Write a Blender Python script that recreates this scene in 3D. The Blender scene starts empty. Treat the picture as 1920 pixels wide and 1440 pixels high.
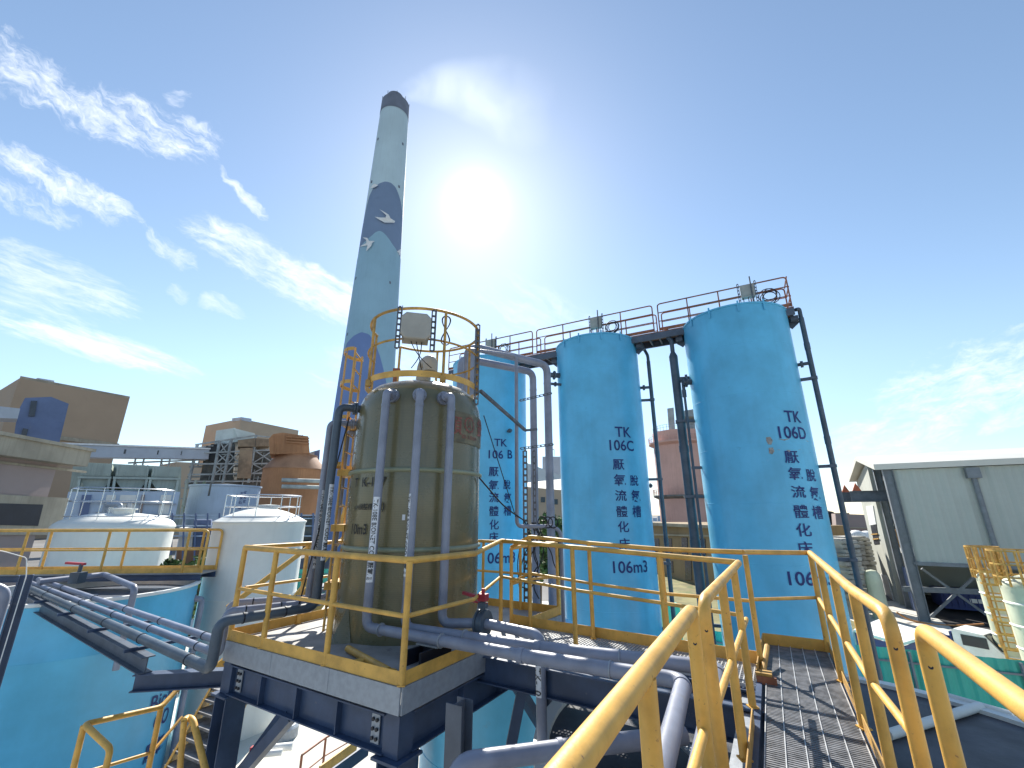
import bpy, bmesh, math, random
from mathutils import Vector, Matrix
random.seed(7)
S = bpy.context.scene
COL = S.collection
rad = math.radians

# ------------------------------------------------------------------ camera
F_PX, CX, CY, PITCH = 800.0, 960.0, 720.0, math.atan(244.0 / 800.0)
cam_d = bpy.data.cameras.new('camera')
cam = bpy.data.objects.new('camera', cam_d)
COL.objects.link(cam)
cam.location = (0, 0, 0)
cam.rotation_euler = (math.pi / 2 + PITCH, 0, 0)
cam_d.sensor_fit = 'HORIZONTAL'
cam_d.sensor_width = 36.0
cam_d.lens = F_PX / 1920.0 * 36.0
cam_d.clip_start = 0.05
cam_d.clip_end = 5000
S.camera = cam

# ------------------------------------------------------------------ world, sun, exposure
SUN_AZ, SUN_EL = -5.75, 39.8
w = bpy.data.worlds.new('World'); S.world = w; w.use_nodes = True
NT = w.node_tree
for n_ in list(NT.nodes): NT.nodes.remove(n_)
def wn(t, **k):
    n = NT.nodes.new(t)
    for a, b in k.items(): setattr(n, a, b)
    return n
def wl(a, b): NT.links.new(a, b)
def wm(op, a, b=None, c=None, clamp=False):
    n = wn('ShaderNodeMath', operation=op); n.use_clamp = clamp
    for i, x in enumerate((a, b, c)):
        if x is None: continue
        if isinstance(x, (int, float)): n.inputs[i].default_value = x
        else: wl(x, n.inputs[i])
    return n.outputs[0]
def wdot(vec, v):
    n = wn('ShaderNodeVectorMath', operation='DOT_PRODUCT'); wl(vec, n.inputs[0]); n.inputs[1].default_value = v
    return n.outputs['Value']
def wsmooth(x, a, b):
    n = wn('ShaderNodeMapRange', interpolation_type='SMOOTHSTEP'); wl(x, n.inputs[0])
    n.inputs[1].default_value = a; n.inputs[2].default_value = b
    return n.outputs[0]
def wmix(f, a, b):
    n = wn('ShaderNodeMix', data_type='RGBA')
    if isinstance(f, (int, float)): n.inputs[0].default_value = f
    else: wl(f, n.inputs[0])
    for i, x in ((6, a), (7, b)):
        if isinstance(x, tuple): n.inputs[i].default_value = x + (1,)
        else: wl(x, n.inputs[i])
    return n.outputs[2]
sky = wn('ShaderNodeTexSky', sky_type='NISHITA')
sky.sun_disc = False
sky.sun_elevation = rad(SUN_EL); sky.sun_rotation = rad(SUN_AZ)
sky.altitude = 50; sky.air_density = 1.0; sky.dust_density = 0.12; sky.ozone_density = 1.0
tc = wn('ShaderNodeTexCoord'); D_ = tc.outputs['Generated']
nrm = wn('ShaderNodeVectorMath', operation='NORMALIZE'); wl(D_, nrm.inputs[0]); D_ = nrm.outputs[0]
sd = Vector((math.sin(rad(SUN_AZ)) * math.cos(rad(SUN_EL)), math.cos(rad(SUN_AZ)) * math.cos(rad(SUN_EL)), math.sin(rad(SUN_EL))))
cosang = wdot(D_, sd)
ang = wm('MULTIPLY', wm('ARCCOSINE', wm('MINIMUM', cosang, 0.999999)), 57.29578)
# cirrus: patches placed by direction on the sky, filled with streaked noise
fw = Vector((0, math.cos(PITCH), math.sin(PITCH))); up = Vector((0, -math.sin(PITCH), math.cos(PITCH)))
den = wm('MAXIMUM', wdot(D_, fw), 0.05)
gx = wm('ADD', wm('MULTIPLY', wm('DIVIDE', wdot(D_, (1, 0, 0)), den), F_PX), CX)
gy = wm('SUBTRACT', CY, wm('MULTIPLY', wm('DIVIDE', wdot(D_, up), den), F_PX))
front = wsmooth(wdot(D_, fw), 0.1, 0.3)
def wnoise(x, y, sx, sy, det=8, rough=0.6, dist=0.3, off=0.0):
    c = wn('ShaderNodeCombineXYZ')
    wl(wm('MULTIPLY', x, sx), c.inputs[0]); wl(wm('MULTIPLY', y, sy), c.inputs[1]); c.inputs[2].default_value = off
    n = wn('ShaderNodeTexNoise'); wl(c.outputs[0], n.inputs['Vector'])
    n.inputs['Scale'].default_value = 1; n.inputs['Detail'].default_value = det
    n.inputs['Roughness'].default_value = rough; n.inputs['Distortion'].default_value = dist
    return n.outputs['Fac']
warp = wnoise(gx, gy, 1 / 90, 1 / 90, 4, 0.6, 0.0, 3.3)
warp2 = wnoise(gx, gy, 1 / 90, 1 / 90, 4, 0.6, 0.0, 9.1)
def warped(edge):
    return (wm('ADD', gx, wm('MULTIPLY', wm('SUBTRACT', warp, 0.5), edge)), wm('ADD', gy, wm('MULTIPLY', wm('SUBTRACT', warp2, 0.5), edge)))
cloud = None
def wisps(angle, scale, stretch, seed, edge, patches):
    """wisps that share one grain direction: each patch runs from (x0,y0) to (x1,y1) on the sky"""
    global cloud
    c_, s_ = math.cos(math.radians(angle)), math.sin(math.radians(angle))
    px, py = warped(edge)
    qx = wm('ADD', wm('MULTIPLY', px, c_), wm('MULTIPLY', py, s_)); qy = wm('SUBTRACT', wm('MULTIPLY', py, c_), wm('MULTIPLY', px, s_))
    nz = wnoise(qx, qy, 1 / (scale * stretch), 1 / scale, 7, 0.64, 0.5, seed)
    nz2 = wnoise(qx, qy, 1 / (scale * 0.34 * max(1, stretch * 0.7)), 1 / (scale * 0.24), 4, 0.6, 0.2, seed + 0.5)
    tex = wm('ADD', wm('MULTIPLY', wm('SUBTRACT', nz, 0.5), 2.2), wm('MULTIPLY', wm('SUBTRACT', nz2, 0.5), 0.75))
    for (x0, y0, x1, y1, wid, thr, amp) in patches:
        L = math.hypot(x1 - x0, y1 - y0); ca, sa = (x1 - x0) / L, (y1 - y0) / L
        dx = wm('SUBTRACT', px, x0); dy = wm('SUBTRACT', py, y0)
        al = wm('ADD', wm('MULTIPLY', dx, ca), wm('MULTIPLY', dy, sa))
        ac = wm('SUBTRACT', wm('MULTIPLY', dy, ca), wm('MULTIPLY', dx, sa))
        e1 = wm('DIVIDE', wm('SUBTRACT', al, L / 2), L / 2 + 12); e2 = wm('DIVIDE', ac, wid)
        r2 = wm('ADD', wm('POWER', wm('ABSOLUTE', e1), 3.0), wm('MULTIPLY', e2, e2))
        m = wsmooth(r2, 1.2, 0.0)
        k = wm('MULTIPLY', wsmooth(wm('ADD', wm('MULTIPLY', m, 0.95), tex), thr + 0.05, thr + 1.25), wm('MULTIPLY', wsmooth(m, 0.0, 0.4), amp))
        cloud = k if cloud is None else wm('MAXIMUM', cloud, k)
wisps(36, 24, 3.0, 1.0, 60, [(-40, 60, 190, 240, 62, .40, .9), (120, 190, 420, 285, 66, .32, .95), (-40, 130, 100, 200, 40, .45, .6), (410, 310, 502, 412, 14, .2, .8),
    (-60, 255, 285, 432, 40, .30, .9), (-60, 320, 160, 425, 36, .40, .65), (280, 440, 365, 505, 26, .36, .65), (330, 190, 350, 170, 30, .5, .6)])
wisps(27, 34, 3.4, 6.0, 40, [(330, 405, 700, 590, 50, .28, 1.0), (470, 485, 740, 610, 56, .20, .95), (380, 555, 465, 592, 24, .42, .6), (320, 540, 352, 560, 18, .4, .5), (560, 700, 960, 640, 70, .42, .5), (880, 520, 1240, 720, 90, .45, .42)])
wisps(19, 24, 6.0, 8.0, 14, [(-80, 455, 290, 592, 58, .36, .72), (-60, 540, 210, 610, 40, .40, .55), (-60, 580, 395, 706, 36, .24, .95)])
wisps(-14, 28, 2.8, 9.0, 30, [(1600, 790, 1990, 640, 84, .42, .78), (1690, 780, 1980, 700, 60, .40, .85), (1540, 835, 1830, 800, 56, .42, .8), (1830, 805, 1980, 750, 34, .36, .65), (1870, 625, 1960, 610, 14, .4, .5)])
cloud = wm('MULTIPLY', cloud, front)
SKY_MUL = 1.0
skyc = wn('ShaderNodeVectorMath', operation='MULTIPLY'); wl(sky.outputs[0], skyc.inputs[0]); wl(wmix(wsmooth(wdot(D_, (0, 0, 1)), 0.32, 0.0), (1.07, 1.06, 1.0), (.75, .79, .92)), skyc.inputs[1])
CLOUD_RGB = (6.6, 6.9, 7.3)
mixc = wmix(wm('MULTIPLY', cloud, 0.85), skyc.outputs[0], CLOUD_RGB)
# bright aureole of the veiled sun
g1 = wm('MULTIPLY', wm('POWER', 2.71828, wm('MULTIPLY', wm('POWER', wm('DIVIDE', ang, 2.7), 2.0), -1.0)), 4.0)
g2 = wm('MULTIPLY', wm('POWER', 2.71828, wm('MULTIPLY', wm('DIVIDE', ang, 9.0), -1.0)), 1.8)
glow = wm('ADD', g1, g2)
gc = wn('ShaderNodeCombineXYZ')
for i, k in enumerate((1.0, 0.99, 0.95)): wl(wm('MULTIPLY', glow, k), gc.inputs[i])
addc = wn('ShaderNodeVectorMath', operation='ADD'); wl(mixc, addc.inputs[0]); wl(gc.outputs[0], addc.inputs[1])
bg = wn('ShaderNodeBackground'); bg.inputs['Strength'].default_value = 0.108
wl(addc.outputs[0], bg.inputs['Color'])
wo = wn('ShaderNodeOutputWorld'); wl(bg.outputs[0], wo.inputs['Surface'])
w.cycles.sampling_method = 'MANUAL'; w.cycles.sample_map_resolution = 1024

sl = bpy.data.lights.new('sun', 'SUN'); sl.energy = 5.0; sl.angle = rad(0.5); sl.color = (1.0, 0.95, 0.86)
so = bpy.data.objects.new('sun', sl); COL.objects.link(so); so.location = (0, 0, 200)
so.rotation_euler = Vector(sd).to_track_quat('Z', 'Y').to_euler()
VS = S.view_settings
VS.view_transform = 'Standard'; VS.look = 'None'; VS.gamma = 1.0; VS.exposure = 0.85
S.cycles.max_bounces = 8
S.cycles.volume_step_rate = 1.0

# ------------------------------------------------------------------ geometry helpers
def ray(u, v):
    x = (u - CX) / F_PX; y = -(v - CY) / F_PX
    return Vector((x, math.cos(PITCH) - y * math.sin(PITCH), math.sin(PITCH) + y * math.cos(PITCH)))
def PZ(u, v, z):
    r = ray(u, v); return r * (z / r.z)
def PD(u, v, d):
    r = ray(u, v); return r * (d / math.hypot(r.x, r.y))
def AZ(az, d, z=0.0):
    return Vector((math.sin(rad(az)) * d, math.cos(rad(az)) * d, z))
def elev(u, v):
    r = ray(u, v); return r.z / math.hypot(r.x, r.y)
def azi(u, v):
    r = ray(u, v); return math.degrees(math.atan2(r.x, r.y))
def V(*a): return Vector(a)
def lerp(a, b, t): return a + (b - a) * t

class MB:
    def __init__(s): s.v = []; s.f = []; s.sm = []
    def add(s, vs, fs, smooth=False):
        o = len(s.v); s.v += [tuple(p) for p in vs]
        for f in fs: s.f.append(tuple(i + o for i in f)); s.sm.append(smooth)
        return s
    def obox(s, c, ax, ay, az, hx, hy, hz):
        c = Vector(c); X = Vector(ax) * hx; Y = Vector(ay) * hy; Z = Vector(az) * hz
        vs = [c + X * i + Y * j + Z * k for k in (-1, 1) for (i, j) in ((-1, -1), (1, -1), (1, 1), (-1, 1))]
        return s.add(vs, [(3, 2, 1, 0), (4, 5, 6, 7), (0, 1, 5, 4), (1, 2, 6, 5), (2, 3, 7, 6), (3, 0, 4, 7)])
    def box(s, x0, y0, z0, x1, y1, z1):
        return s.obox(((x0 + x1) / 2, (y0 + y1) / 2, (z0 + z1) / 2), (1, 0, 0), (0, 1, 0), (0, 0, 1), abs(x1 - x0) / 2, abs(y1 - y0) / 2, abs(z1 - z0) / 2)
    def bar(s, a, b, w_, h, upv=(0, 0, 1)):
        """rectangular bar from a to b, width w_ across, height h along upv"""
        a = Vector(a); b = Vector(b); d = (b - a); L = d.length
        if L < 1e-6: return s
        d /= L; U = Vector(upv)
        if abs(d.dot(U)) > 0.98: U = Vector((1, 0, 0)) if abs(d.x) < 0.9 else Vector((0, 1, 0))
        X = d.cross(U).normalized(); Y = X.cross(d).normalized()
        return s.obox((a + b) / 2, d, X, Y, L / 2, w_ / 2, h / 2)
    def tube(s, pts, r, seg=10, cap=True):
        pts = [Vector(p) for p in pts]; n = len(pts); rs = r if isinstance(r, (list, tuple)) else [r] * n
        rings = []; prev = None
        for i, p in enumerate(pts):
            if i == 0: t = pts[1] - p
            elif i == n - 1: t = p - pts[i - 1]
            else:
                t = (pts[i + 1] - p).normalized() + (p - pts[i - 1]).normalized()
                if t.length < 1e-6: t = pts[i + 1] - p
            t.normalize()
            if prev is None:
                U = Vector((0, 0, 1)) if abs(t.z) < 0.9 else Vector((1, 0, 0))
                X = t.cross(U).normalized()
            else:
                X = prev - t * prev.dot(t); X.normalize()
            prev = X; Y = t.cross(X)
            k = 1.0
            if 0 < i < n - 1:
                c = (pts[i + 1] - p).normalized().dot((p - pts[i - 1]).normalized())
                k = 1.0 / max(0.6, math.sqrt(max(0.01, (1 + c) / 2)))
            rings.append([p + (X * math.cos(2 * math.pi * j / seg) + Y * math.sin(2 * math.pi * j / seg)) * rs[i] * (k if False else 1.0) for j in range(seg)])
        vs = [q for R in rings for q in R]; fs = []
        for i in range(n - 1):
            for j in range(seg):
                a = i * seg + j; b = i * seg + (j + 1) % seg
                fs.append((a, b, b + seg, a + seg))
        s.add(vs, fs, True)
        if cap:
            o = len(s.v) - len(vs)
            s.f.append(tuple(o + j for j in range(seg - 1, -1, -1))); s.sm.append(False)
            s.f.append(tuple(o + (n - 1) * seg + j for j in range(seg))); s.sm.append(False)
        return s
    def pipe(s, pts, r, bend=None, seg=14, cap=True):
        """tube with rounded elbows at the inner corners"""
        pts = [Vector(p) for p in pts]; out = [pts[0]]
        bend = bend or r * 1.8
        for i in range(1, len(pts) - 1):
            p = pts[i]; a = (pts[i - 1] - p); b = (pts[i + 1] - p)
            bb = min(bend, a.length * 0.48, b.length * 0.48)
            A = p + a.normalized() * bb; B = p + b.normalized() * bb
            for k in range(7):
                t = k / 6; out.append((1 - t) ** 2 * A + 2 * t * (1 - t) * p + t * t * B)
        out.append(pts[-1])
        return s.tube(out, r, seg, cap)
    def lathe(s, prof, c, seg=72, smooth=True, a0=0.0, a1=2 * math.pi):
        """profile [(r,z)] turned about the vertical axis at c"""
        full = abs(a1 - a0 - 2 * math.pi) < 1e-6; m = seg if full else seg + 1
        vs = []
        for (r, z) in prof:
            for j in range(m):
                t = a0 + (a1 - a0) * j / seg
                vs.append((c[0] + r * math.sin(t), c[1] + r * math.cos(t), z))
        fs = []
        for i in range(len(prof) - 1):
            for j in range(seg):
                a = i * m + j; b = i * m + (j + 1) % m
                fs.append((a, a + m, b + m, b))
        return s.add(vs, fs, smooth)
    def prism(s, poly, z0, z1, top=None):
        n = len(poly); ztop = top or [z1] * n
        vs = [(p[0], p[1], z0) for p in poly] + [(p[0], p[1], ztop[i]) for i, p in enumerate(poly)]
        fs = [tuple(range(n - 1, -1, -1)), tuple(range(n, 2 * n))] + [(i, (i + 1) % n, n + (i + 1) % n, n + i) for i in range(n)]
        return s.add(vs, fs)
    def sphere(s, c, r, seg=12, rings=8, sz=1.0):
        vs = []; fs = []
        for i in range(rings + 1):
            ph = math.pi * i / rings
            for j in range(seg):
                t = 2 * math.pi * j / seg
                vs.append((c[0] + r * math.sin(ph) * math.cos(t), c[1] + r * math.sin(ph) * math.sin(t), c[2] + r * sz * math.cos(ph)))
        for i in range(rings):
            for j in range(seg):
                a = i * seg + j; b = i * seg + (j + 1) % seg
                fs.append((a, a + seg, b + seg, b))
        return s.add(vs, fs, True)
    def hbeam(s, a, b, w_, h, tf=0.014, upv=(0, 0, 1)):
        a = Vector(a); b = Vector(b); d = (b - a).normalized(); U = Vector(upv)
        if abs(d.dot(U)) > 0.98: U = Vector((1, 0, 0))
        X = d.cross(U).normalized(); Y = X.cross(d).normalized()
        s.bar(a + Y * (h / 2 - tf / 2), b + Y * (h / 2 - tf / 2), w_, tf, Y)
        s.bar(a - Y * (h / 2 - tf / 2), b - Y * (h / 2 - tf / 2), w_, tf, Y)
        return s.bar(a, b, tf, h - 2 * tf - 0.002, Y)
    def perf(s, a, b, w_, upv, pitch=0.1, t=0.006):
        """perforated angle: two edge strips joined by webs, with a side leg"""
        a = Vector(a); b = Vector(b); d = (b - a); L = d.length; d /= L
        X = Vector(upv); X = (X - d * X.dot(d)).normalized(); N = d.cross(X)
        for k in (-1, 1): s.obox((a + b) / 2 + X * k * w_ * 0.36, d, X, N, L / 2, w_ * 0.14, t)
        n = max(2, int(L / pitch))
        for i in range(n + 1):
            s.obox(a + d * (L * i / n), d, X, N, pitch * 0.18, w_ * 0.24, t * 0.9)
        s.obox((a + b) / 2 - X * w_ * 0.5 + N * w_ * 0.4, d, X, N, L / 2, t, w_ * 0.4)
        return s

MATS = {}
def make(name, mb, mat, parent=None, sharp=35):
    root = parent
    while root is not None and root.parent is not None: root = root.parent
    off = Vector(root.location) if root is not None else Vector((0, 0, 0))
    me = bpy.data.meshes.new(name)
    me.from_pydata([(p[0] - off.x, p[1] - off.y, p[2] - off.z) for p in mb.v], [], mb.f)
    me.polygons.foreach_set('use_smooth', mb.sm)
    me.update(); me.validate()
    if any(mb.sm): me.set_sharp_from_angle(angle=rad(sharp))
    me.materials.append(mat)
    o = bpy.data.objects.new(name, me); COL.objects.link(o)
    if parent is not None: o.parent = parent
    return o
def tag(o, label, cat, group=None):
    o['label'] = label; o['category'] = cat
    if group: o['group'] = group
    return o
def thing(name, loc, label, cat, group=None):
    o = bpy.data.objects.new(name, None); COL.objects.link(o); o.location = loc; o.empty_display_size = 0.2
    return tag(o, label, cat, group)
def struct(name, mb, mat, kind='structure'):
    o = make(name, mb, mat); o['kind'] = kind
    return o
def relabel(o, label): o['label'] = label; return o
def copy_thing(o, loc, label=None):
    c = o.copy(); COL.objects.link(c); c.location = loc
    if label: c['label'] = label
    for ch in list(o.children):
        d = ch.copy(); COL.objects.link(d); d.parent = c
        for g in list(ch.children):
            e_ = g.copy(); COL.objects.link(e_); e_.parent = d
    return c

# ------------------------------------------------------------------ materials
def mat(name, rgb, rough=0.5, metal=0.0, var=0.12, vscale=3.0, streak=0.0, rgb2=None, bump=0.0, bscale=40.0, spec=0.5, spot=None, sscale=8.0, sth=0.62, wave=None, coat=0.0):
    m = bpy.data.materials.new(name); m.use_nodes = True; nt = m.node_tree
    b = nt.nodes['Principled BSDF']; b.inputs['Roughness'].default_value = rough; b.inputs['Metallic'].default_value = metal
    b.inputs['Specular IOR Level'].default_value = spec
    if coat: b.inputs['Coat Weight'].default_value = coat; b.inputs['Coat Roughness'].default_value = 0.15
    tcn = nt.nodes.new('ShaderNodeTexCoord')
    mp = nt.nodes.new('ShaderNodeMapping'); nt.links.new(tcn.outputs['Object'], mp.inputs['Vector'])
    def noise(scale, det=6, r=0.6, vec=None):
        n = nt.nodes.new('ShaderNodeTexNoise'); nt.links.new(vec or mp.outputs[0], n.inputs['Vector'])
        n.inputs['Scale'].default_value = scale; n.inputs['Detail'].default_value = det; n.inputs['Roughness'].default_value = r
        return n.outputs['Fac']
    def mix(f, a, c2, bt='MIX'):
        n = nt.nodes.new('ShaderNodeMix'); n.data_type = 'RGBA'; n.blend_type = bt
        for i, x in ((0, f), (6, a), (7, c2)):
            if isinstance(x, (int, float)): n.inputs[i].default_value = x
            elif isinstance(x, tuple): n.inputs[i].default_value = x + (1,)
            else: nt.links.new(x, n.inputs[i])
        return n.outputs[2]
    def ramp(x, lo, hi):
        n = nt.nodes.new('ShaderNodeMapRange'); nt.links.new(x, n.inputs[0]); n.interpolation_type = 'SMOOTHSTEP'
        n.inputs[1].default_value = lo; n.inputs[2].default_value = hi
        return n.outputs[0]
    d = rgb2 or tuple(c * (1 - 2.2 * var) for c in rgb)
    l = tuple(min(1, c * (1 + var)) for c in rgb)
    col = mix(ramp(noise(vscale), 0.3, 0.7), d, l)
    fine = noise(vscale * 9, 4)
    col = mix(ramp(fine, 0.62, 0.8), col, tuple(c * (1 - 1.6 * var) for c in rgb))
    if streak:
        mp2 = nt.nodes.new('ShaderNodeMapping'); mp2.inputs['Scale'].default_value = (5, 5, 0.22)
        nt.links.new(tcn.outputs['Object'], mp2.inputs['Vector'])
        sn = ramp(noise(1.0, 7, 0.62, mp2.outputs[0]), 0.47, 0.75)
        k = nt.nodes.new('ShaderNodeMath'); k.operation = 'MULTIPLY'; nt.links.new(sn, k.inputs[0]); k.inputs[1].default_value = streak
        col = mix(k.outputs[0], col, tuple(c * 0.45 for c in rgb))
    if spot:
        col = mix(ramp(noise(sscale, 5, 0.65), sth, sth + 0.06), col, spot)
    if wave:
        wv = nt.nodes.new('ShaderNodeTexWave'); wv.wave_type = 'BANDS'; wv.bands_direction = wave[0]
        wv.inputs['Scale'].default_value = wave[1]; wv.inputs['Distortion'].default_value = wave[3] if len(wave) > 3 else 0.0
        nt.links.new(mp.outputs[0], wv.inputs['Vector'])
        k = nt.nodes.new('ShaderNodeMath'); k.operation = 'MULTIPLY'; nt.links.new(ramp(wv.outputs['Fac'], 0.0, 0.35), k.inputs[0]); k.inputs[1].default_value = -1
        k2 = nt.nodes.new('ShaderNodeMath'); k2.operation = 'ADD'; nt.links.new(k.outputs[0], k2.inputs[0]); k2.inputs[1].default_value = 1
        k3 = nt.nodes.new('ShaderNodeMath'); k3.operation = 'MULTIPLY'; nt.links.new(k2.outputs[0], k3.inputs[0]); k3.inputs[1].default_value = wave[2]
        col = mix(k3.outputs[0], col, tuple(c * 0.5 for c in rgb))
    nt.links.new(col, b.inputs['Base Color'])
    rr = nt.nodes.new('ShaderNodeMapRange'); nt.links.new(noise(vscale * 2.3), rr.inputs[0])
    rr.inputs[3].default_value = max(0.05, rough - 0.12); rr.inputs[4].default_value = min(1, rough + 0.14)
    nt.links.new(rr.outputs[0], b.inputs['Roughness'])
    if bump:
        bn = nt.nodes.new('ShaderNodeBump'); bn.inputs['Strength'].default_value = bump; bn.inputs['Distance'].default_value = 0.02
        nt.links.new(noise(bscale, 5), bn.inputs['Height']); nt.links.new(bn.outputs[0], b.inputs['Normal'])
    return m
M = {}
M['blue'] = mat('sky_blue_tank_paint', (0.115, 0.49, 0.74), 0.40, var=0.08, vscale=0.7, streak=0.10, coat=0.15, spot=(0.13, 0.46, 0.69), sscale=1.6, sth=0.68)
M['letter'] = mat('navy_lettering_paint', (0.006, 0.022, 0.16), 0.5, var=0.1)
M['yellow'] = mat('yellow_rail_paint', (0.70, 0.40, 0.085), 0.46, var=0.12, vscale=4, spot=(0.34, 0.17, 0.06), sscale=26, sth=0.64, bump=0.08, bscale=50)
M['yellow_dirty'] = mat('weathered_yellow_paint', (0.52, 0.30, 0.07), 0.55, var=0.18, vscale=5, spot=(0.22, 0.10, 0.05), sscale=9, sth=0.62)
M['rustrail'] = mat('rusty_orange_rail_paint', (0.33, 0.12, 0.06), 0.6, var=0.2, vscale=4, spot=(0.12, 0.05, 0.03), sscale=10, sth=0.58)
M['pvc'] = mat('blue_grey_pipe', (0.25, 0.27, 0.34), 0.36, var=0.10, vscale=2.5, streak=0.12, spot=(0.26, 0.27, 0.31), sscale=6, sth=0.62)
M['pvcd'] = mat('dark_grey_pipe', (0.075, 0.10, 0.13), 0.42, var=0.15, vscale=2.0)
M['galv'] = mat('galvanised_steel', (0.33, 0.36, 0.40), 0.45, 0.25, var=0.06, vscale=14, bump=0.05)
M['perf'] = mat('perforated_angle_steel', (0.14, 0.14, 0.15), 0.5, 0.3, var=0.2, vscale=10)
M['navy'] = mat('dark_blue_steel_paint', (0.042, 0.072, 0.14), 0.42, var=0.14, vscale=2.5, streak=0.2, spot=(0.09, 0.11, 0.15), sscale=7, sth=0.66)
M['steel'] = mat('slate_grey_steel_paint', (0.09, 0.11, 0.145), 0.42, var=0.12, vscale=2.5, streak=0.15)
M['frp'] = mat('olive_fibreglass', (0.170, 0.142, 0.070), 0.28, var=0.12, vscale=1.2, streak=0.55, rgb2=(0.118, 0.118, 0.066), wave=('Z', 14.0, 0.35, 0.6), bump=0.06, bscale=30, coat=0.3)
M['frp_hoop'] = mat('pale_fibreglass_hoop', (0.28, 0.30, 0.20), 0.4, var=0.1)
M['white'] = mat('white_fibreglass', (0.72, 0.72, 0.67), 0.5, var=0.04, vscale=0.8, streak=0.10, spot=(0.5, 0.56, 0.56), sscale=1.5, sth=0.64)
M['whitepaint'] = mat('white_paint', (0.78, 0.78, 0.76), 0.5, var=0.05)
M['concrete'] = mat('sunlit_concrete', (0.60, 0.58, 0.52), 0.85, var=0.10, vscale=0.35, spot=(0.46, 0.44, 0.40), sscale=0.5, sth=0.6, bump=0.15, bscale=8)
M['deck'] = mat('deck_plate', (0.36, 0.35, 0.34), 0.6, var=0.14, vscale=2.0, spot=(0.22, 0.2, 0.2), sscale=3, sth=0.62)
M['grate'] = mat('grating_steel', (0.23, 0.235, 0.25), 0.45, 0.4, var=0.2, vscale=9)
M['gratebar'] = mat('galvanised_grating_bar', (0.55, 0.56, 0.57), 0.4, 0.3, var=0.1, vscale=9)
M['black'] = mat('black_rubber', (0.015, 0.015, 0.02), 0.6, var=0.1)
M['dark'] = mat('dark_opening', (0.012, 0.014, 0.024), 0.4, var=0.2, vscale=0.8)
M['red'] = mat('red_valve_paint', (0.42, 0.03, 0.045), 0.45, var=0.1)
M['redprint'] = mat('faded_red_print', (0.30, 0.10, 0.075), 0.6, var=0.2, vscale=8)
M['redpanel'] = mat('faded_pink_panel', (0.172, 0.148, 0.085), 0.5, var=0.2, vscale=5)
M['blackprint'] = mat('black_print', (0.018, 0.018, 0.02), 0.6, var=0.1)
M['label'] = mat('white_label_film', (0.74, 0.76, 0.80), 0.4, var=0.03)
M['beige'] = mat('beige_box_plastic', (0.40, 0.38, 0.33), 0.5, var=0.06)
M['stack'] = mat('hazed_cyan_stack_paint', (0.52, 0.65, 0.69), 0.7, var=0.05, vscale=0.08, streak=0.15)  # sun haze is put into the shaft and mural colours by lightening them
M['stack_teal'] = mat('hazed_teal_mural_paint', (0.30, 0.48, 0.58), 0.7, var=0.06, vscale=0.08, streak=0.12)
M['stack_navy'] = mat('hazed_indigo_mural_paint', (0.19, 0.26, 0.38), 0.7, var=0.07, vscale=0.08)
M['stack_violet'] = mat('hazed_violet_blue_mural_paint', (0.16, 0.24, 0.46), 0.7, var=0.06, vscale=0.08)
M['stack_band'] = mat('dark_stack_band', (0.17, 0.19, 0.24), 0.7, var=0.1, vscale=0.2)
M['tan'] = mat('tan_cladding', (0.40, 0.29, 0.20), 0.8, var=0.05, vscale=0.06)
M['tan2'] = mat('beige_cladding', (0.46, 0.36, 0.26), 0.8, var=0.06, vscale=0.06)
M['bluecl'] = mat('faded_blue_cladding', (0.12, 0.165, 0.29), 0.6, var=0.1, vscale=0.2, spot=(0.16, 0.19, 0.26), sscale=0.5, sth=0.68)
M['pinkwall'] = mat('mauve_wall', (0.33, 0.26, 0.24), 0.85, var=0.06, vscale=0.2)
M['slab'] = mat('stained_concrete_slab', (0.38, 0.33, 0.25), 0.85, var=0.12, vscale=0.4, streak=0.4)
M['greenconc'] = mat('mossy_green_concrete', (0.42, 0.47, 0.42), 0.85, var=0.14, vscale=0.2, streak=0.5, spot=(0.2, 0.26, 0.17), sscale=0.2, sth=0.56)
M['gallery'] = mat('grey_gallery_cladding', (0.44, 0.48, 0.54), 0.6, var=0.06, vscale=0.3)
M['boiler'] = mat('sooty_steelwork', (0.14, 0.14, 0.13), 0.7, var=0.3, vscale=0.4, spot=(0.22, 0.17, 0.1), sscale=0.6, sth=0.58)
M['boilerlt'] = mat('weathered_grey_steel', (0.36, 0.39, 0.39), 0.6, var=0.15, vscale=0.6)
M['duct'] = mat('pale_green_duct', (0.58, 0.63, 0.60), 0.5, var=0.1, vscale=0.3)
M['ductbrown'] = mat('brown_duct', (0.30, 0.22, 0.14), 0.6, var=0.2, vscale=0.4)
M['orange'] = mat('rusty_orange_cladding', (0.42, 0.20, 0.095), 0.75, var=0.12, vscale=0.15, streak=0.4)
M['orangedk'] = mat('dull_brown_hopper', (0.36, 0.19, 0.11), 0.75, var=0.14, vscale=0.2)
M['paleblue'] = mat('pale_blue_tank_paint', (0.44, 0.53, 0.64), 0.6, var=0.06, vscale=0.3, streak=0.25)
M['pinksilo'] = mat('pink_silo_paint', (0.66, 0.40, 0.33), 0.8, var=0.07, vscale=0.15, streak=0.25)
M['olivewall'] = mat('ochre_wall', (0.28, 0.20, 0.11), 0.85, var=0.1, vscale=0.2, streak=0.3)
M['shed'] = mat('grey_green_cladding', (0.42, 0.45, 0.41), 0.55, var=0.03, vscale=0.3)
M['shedwhite'] = mat('cream_roof_sheet', (0.62, 0.60, 0.53), 0.5, var=0.04, vscale=0.3)
M['shedcol'] = mat('grey_steel_column', (0.18, 0.20, 0.22), 0.5, var=0.08)
M['shedframe'] = mat('pale_render', (0.42, 0.43, 0.38), 0.8, var=0.06, vscale=0.4)
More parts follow.
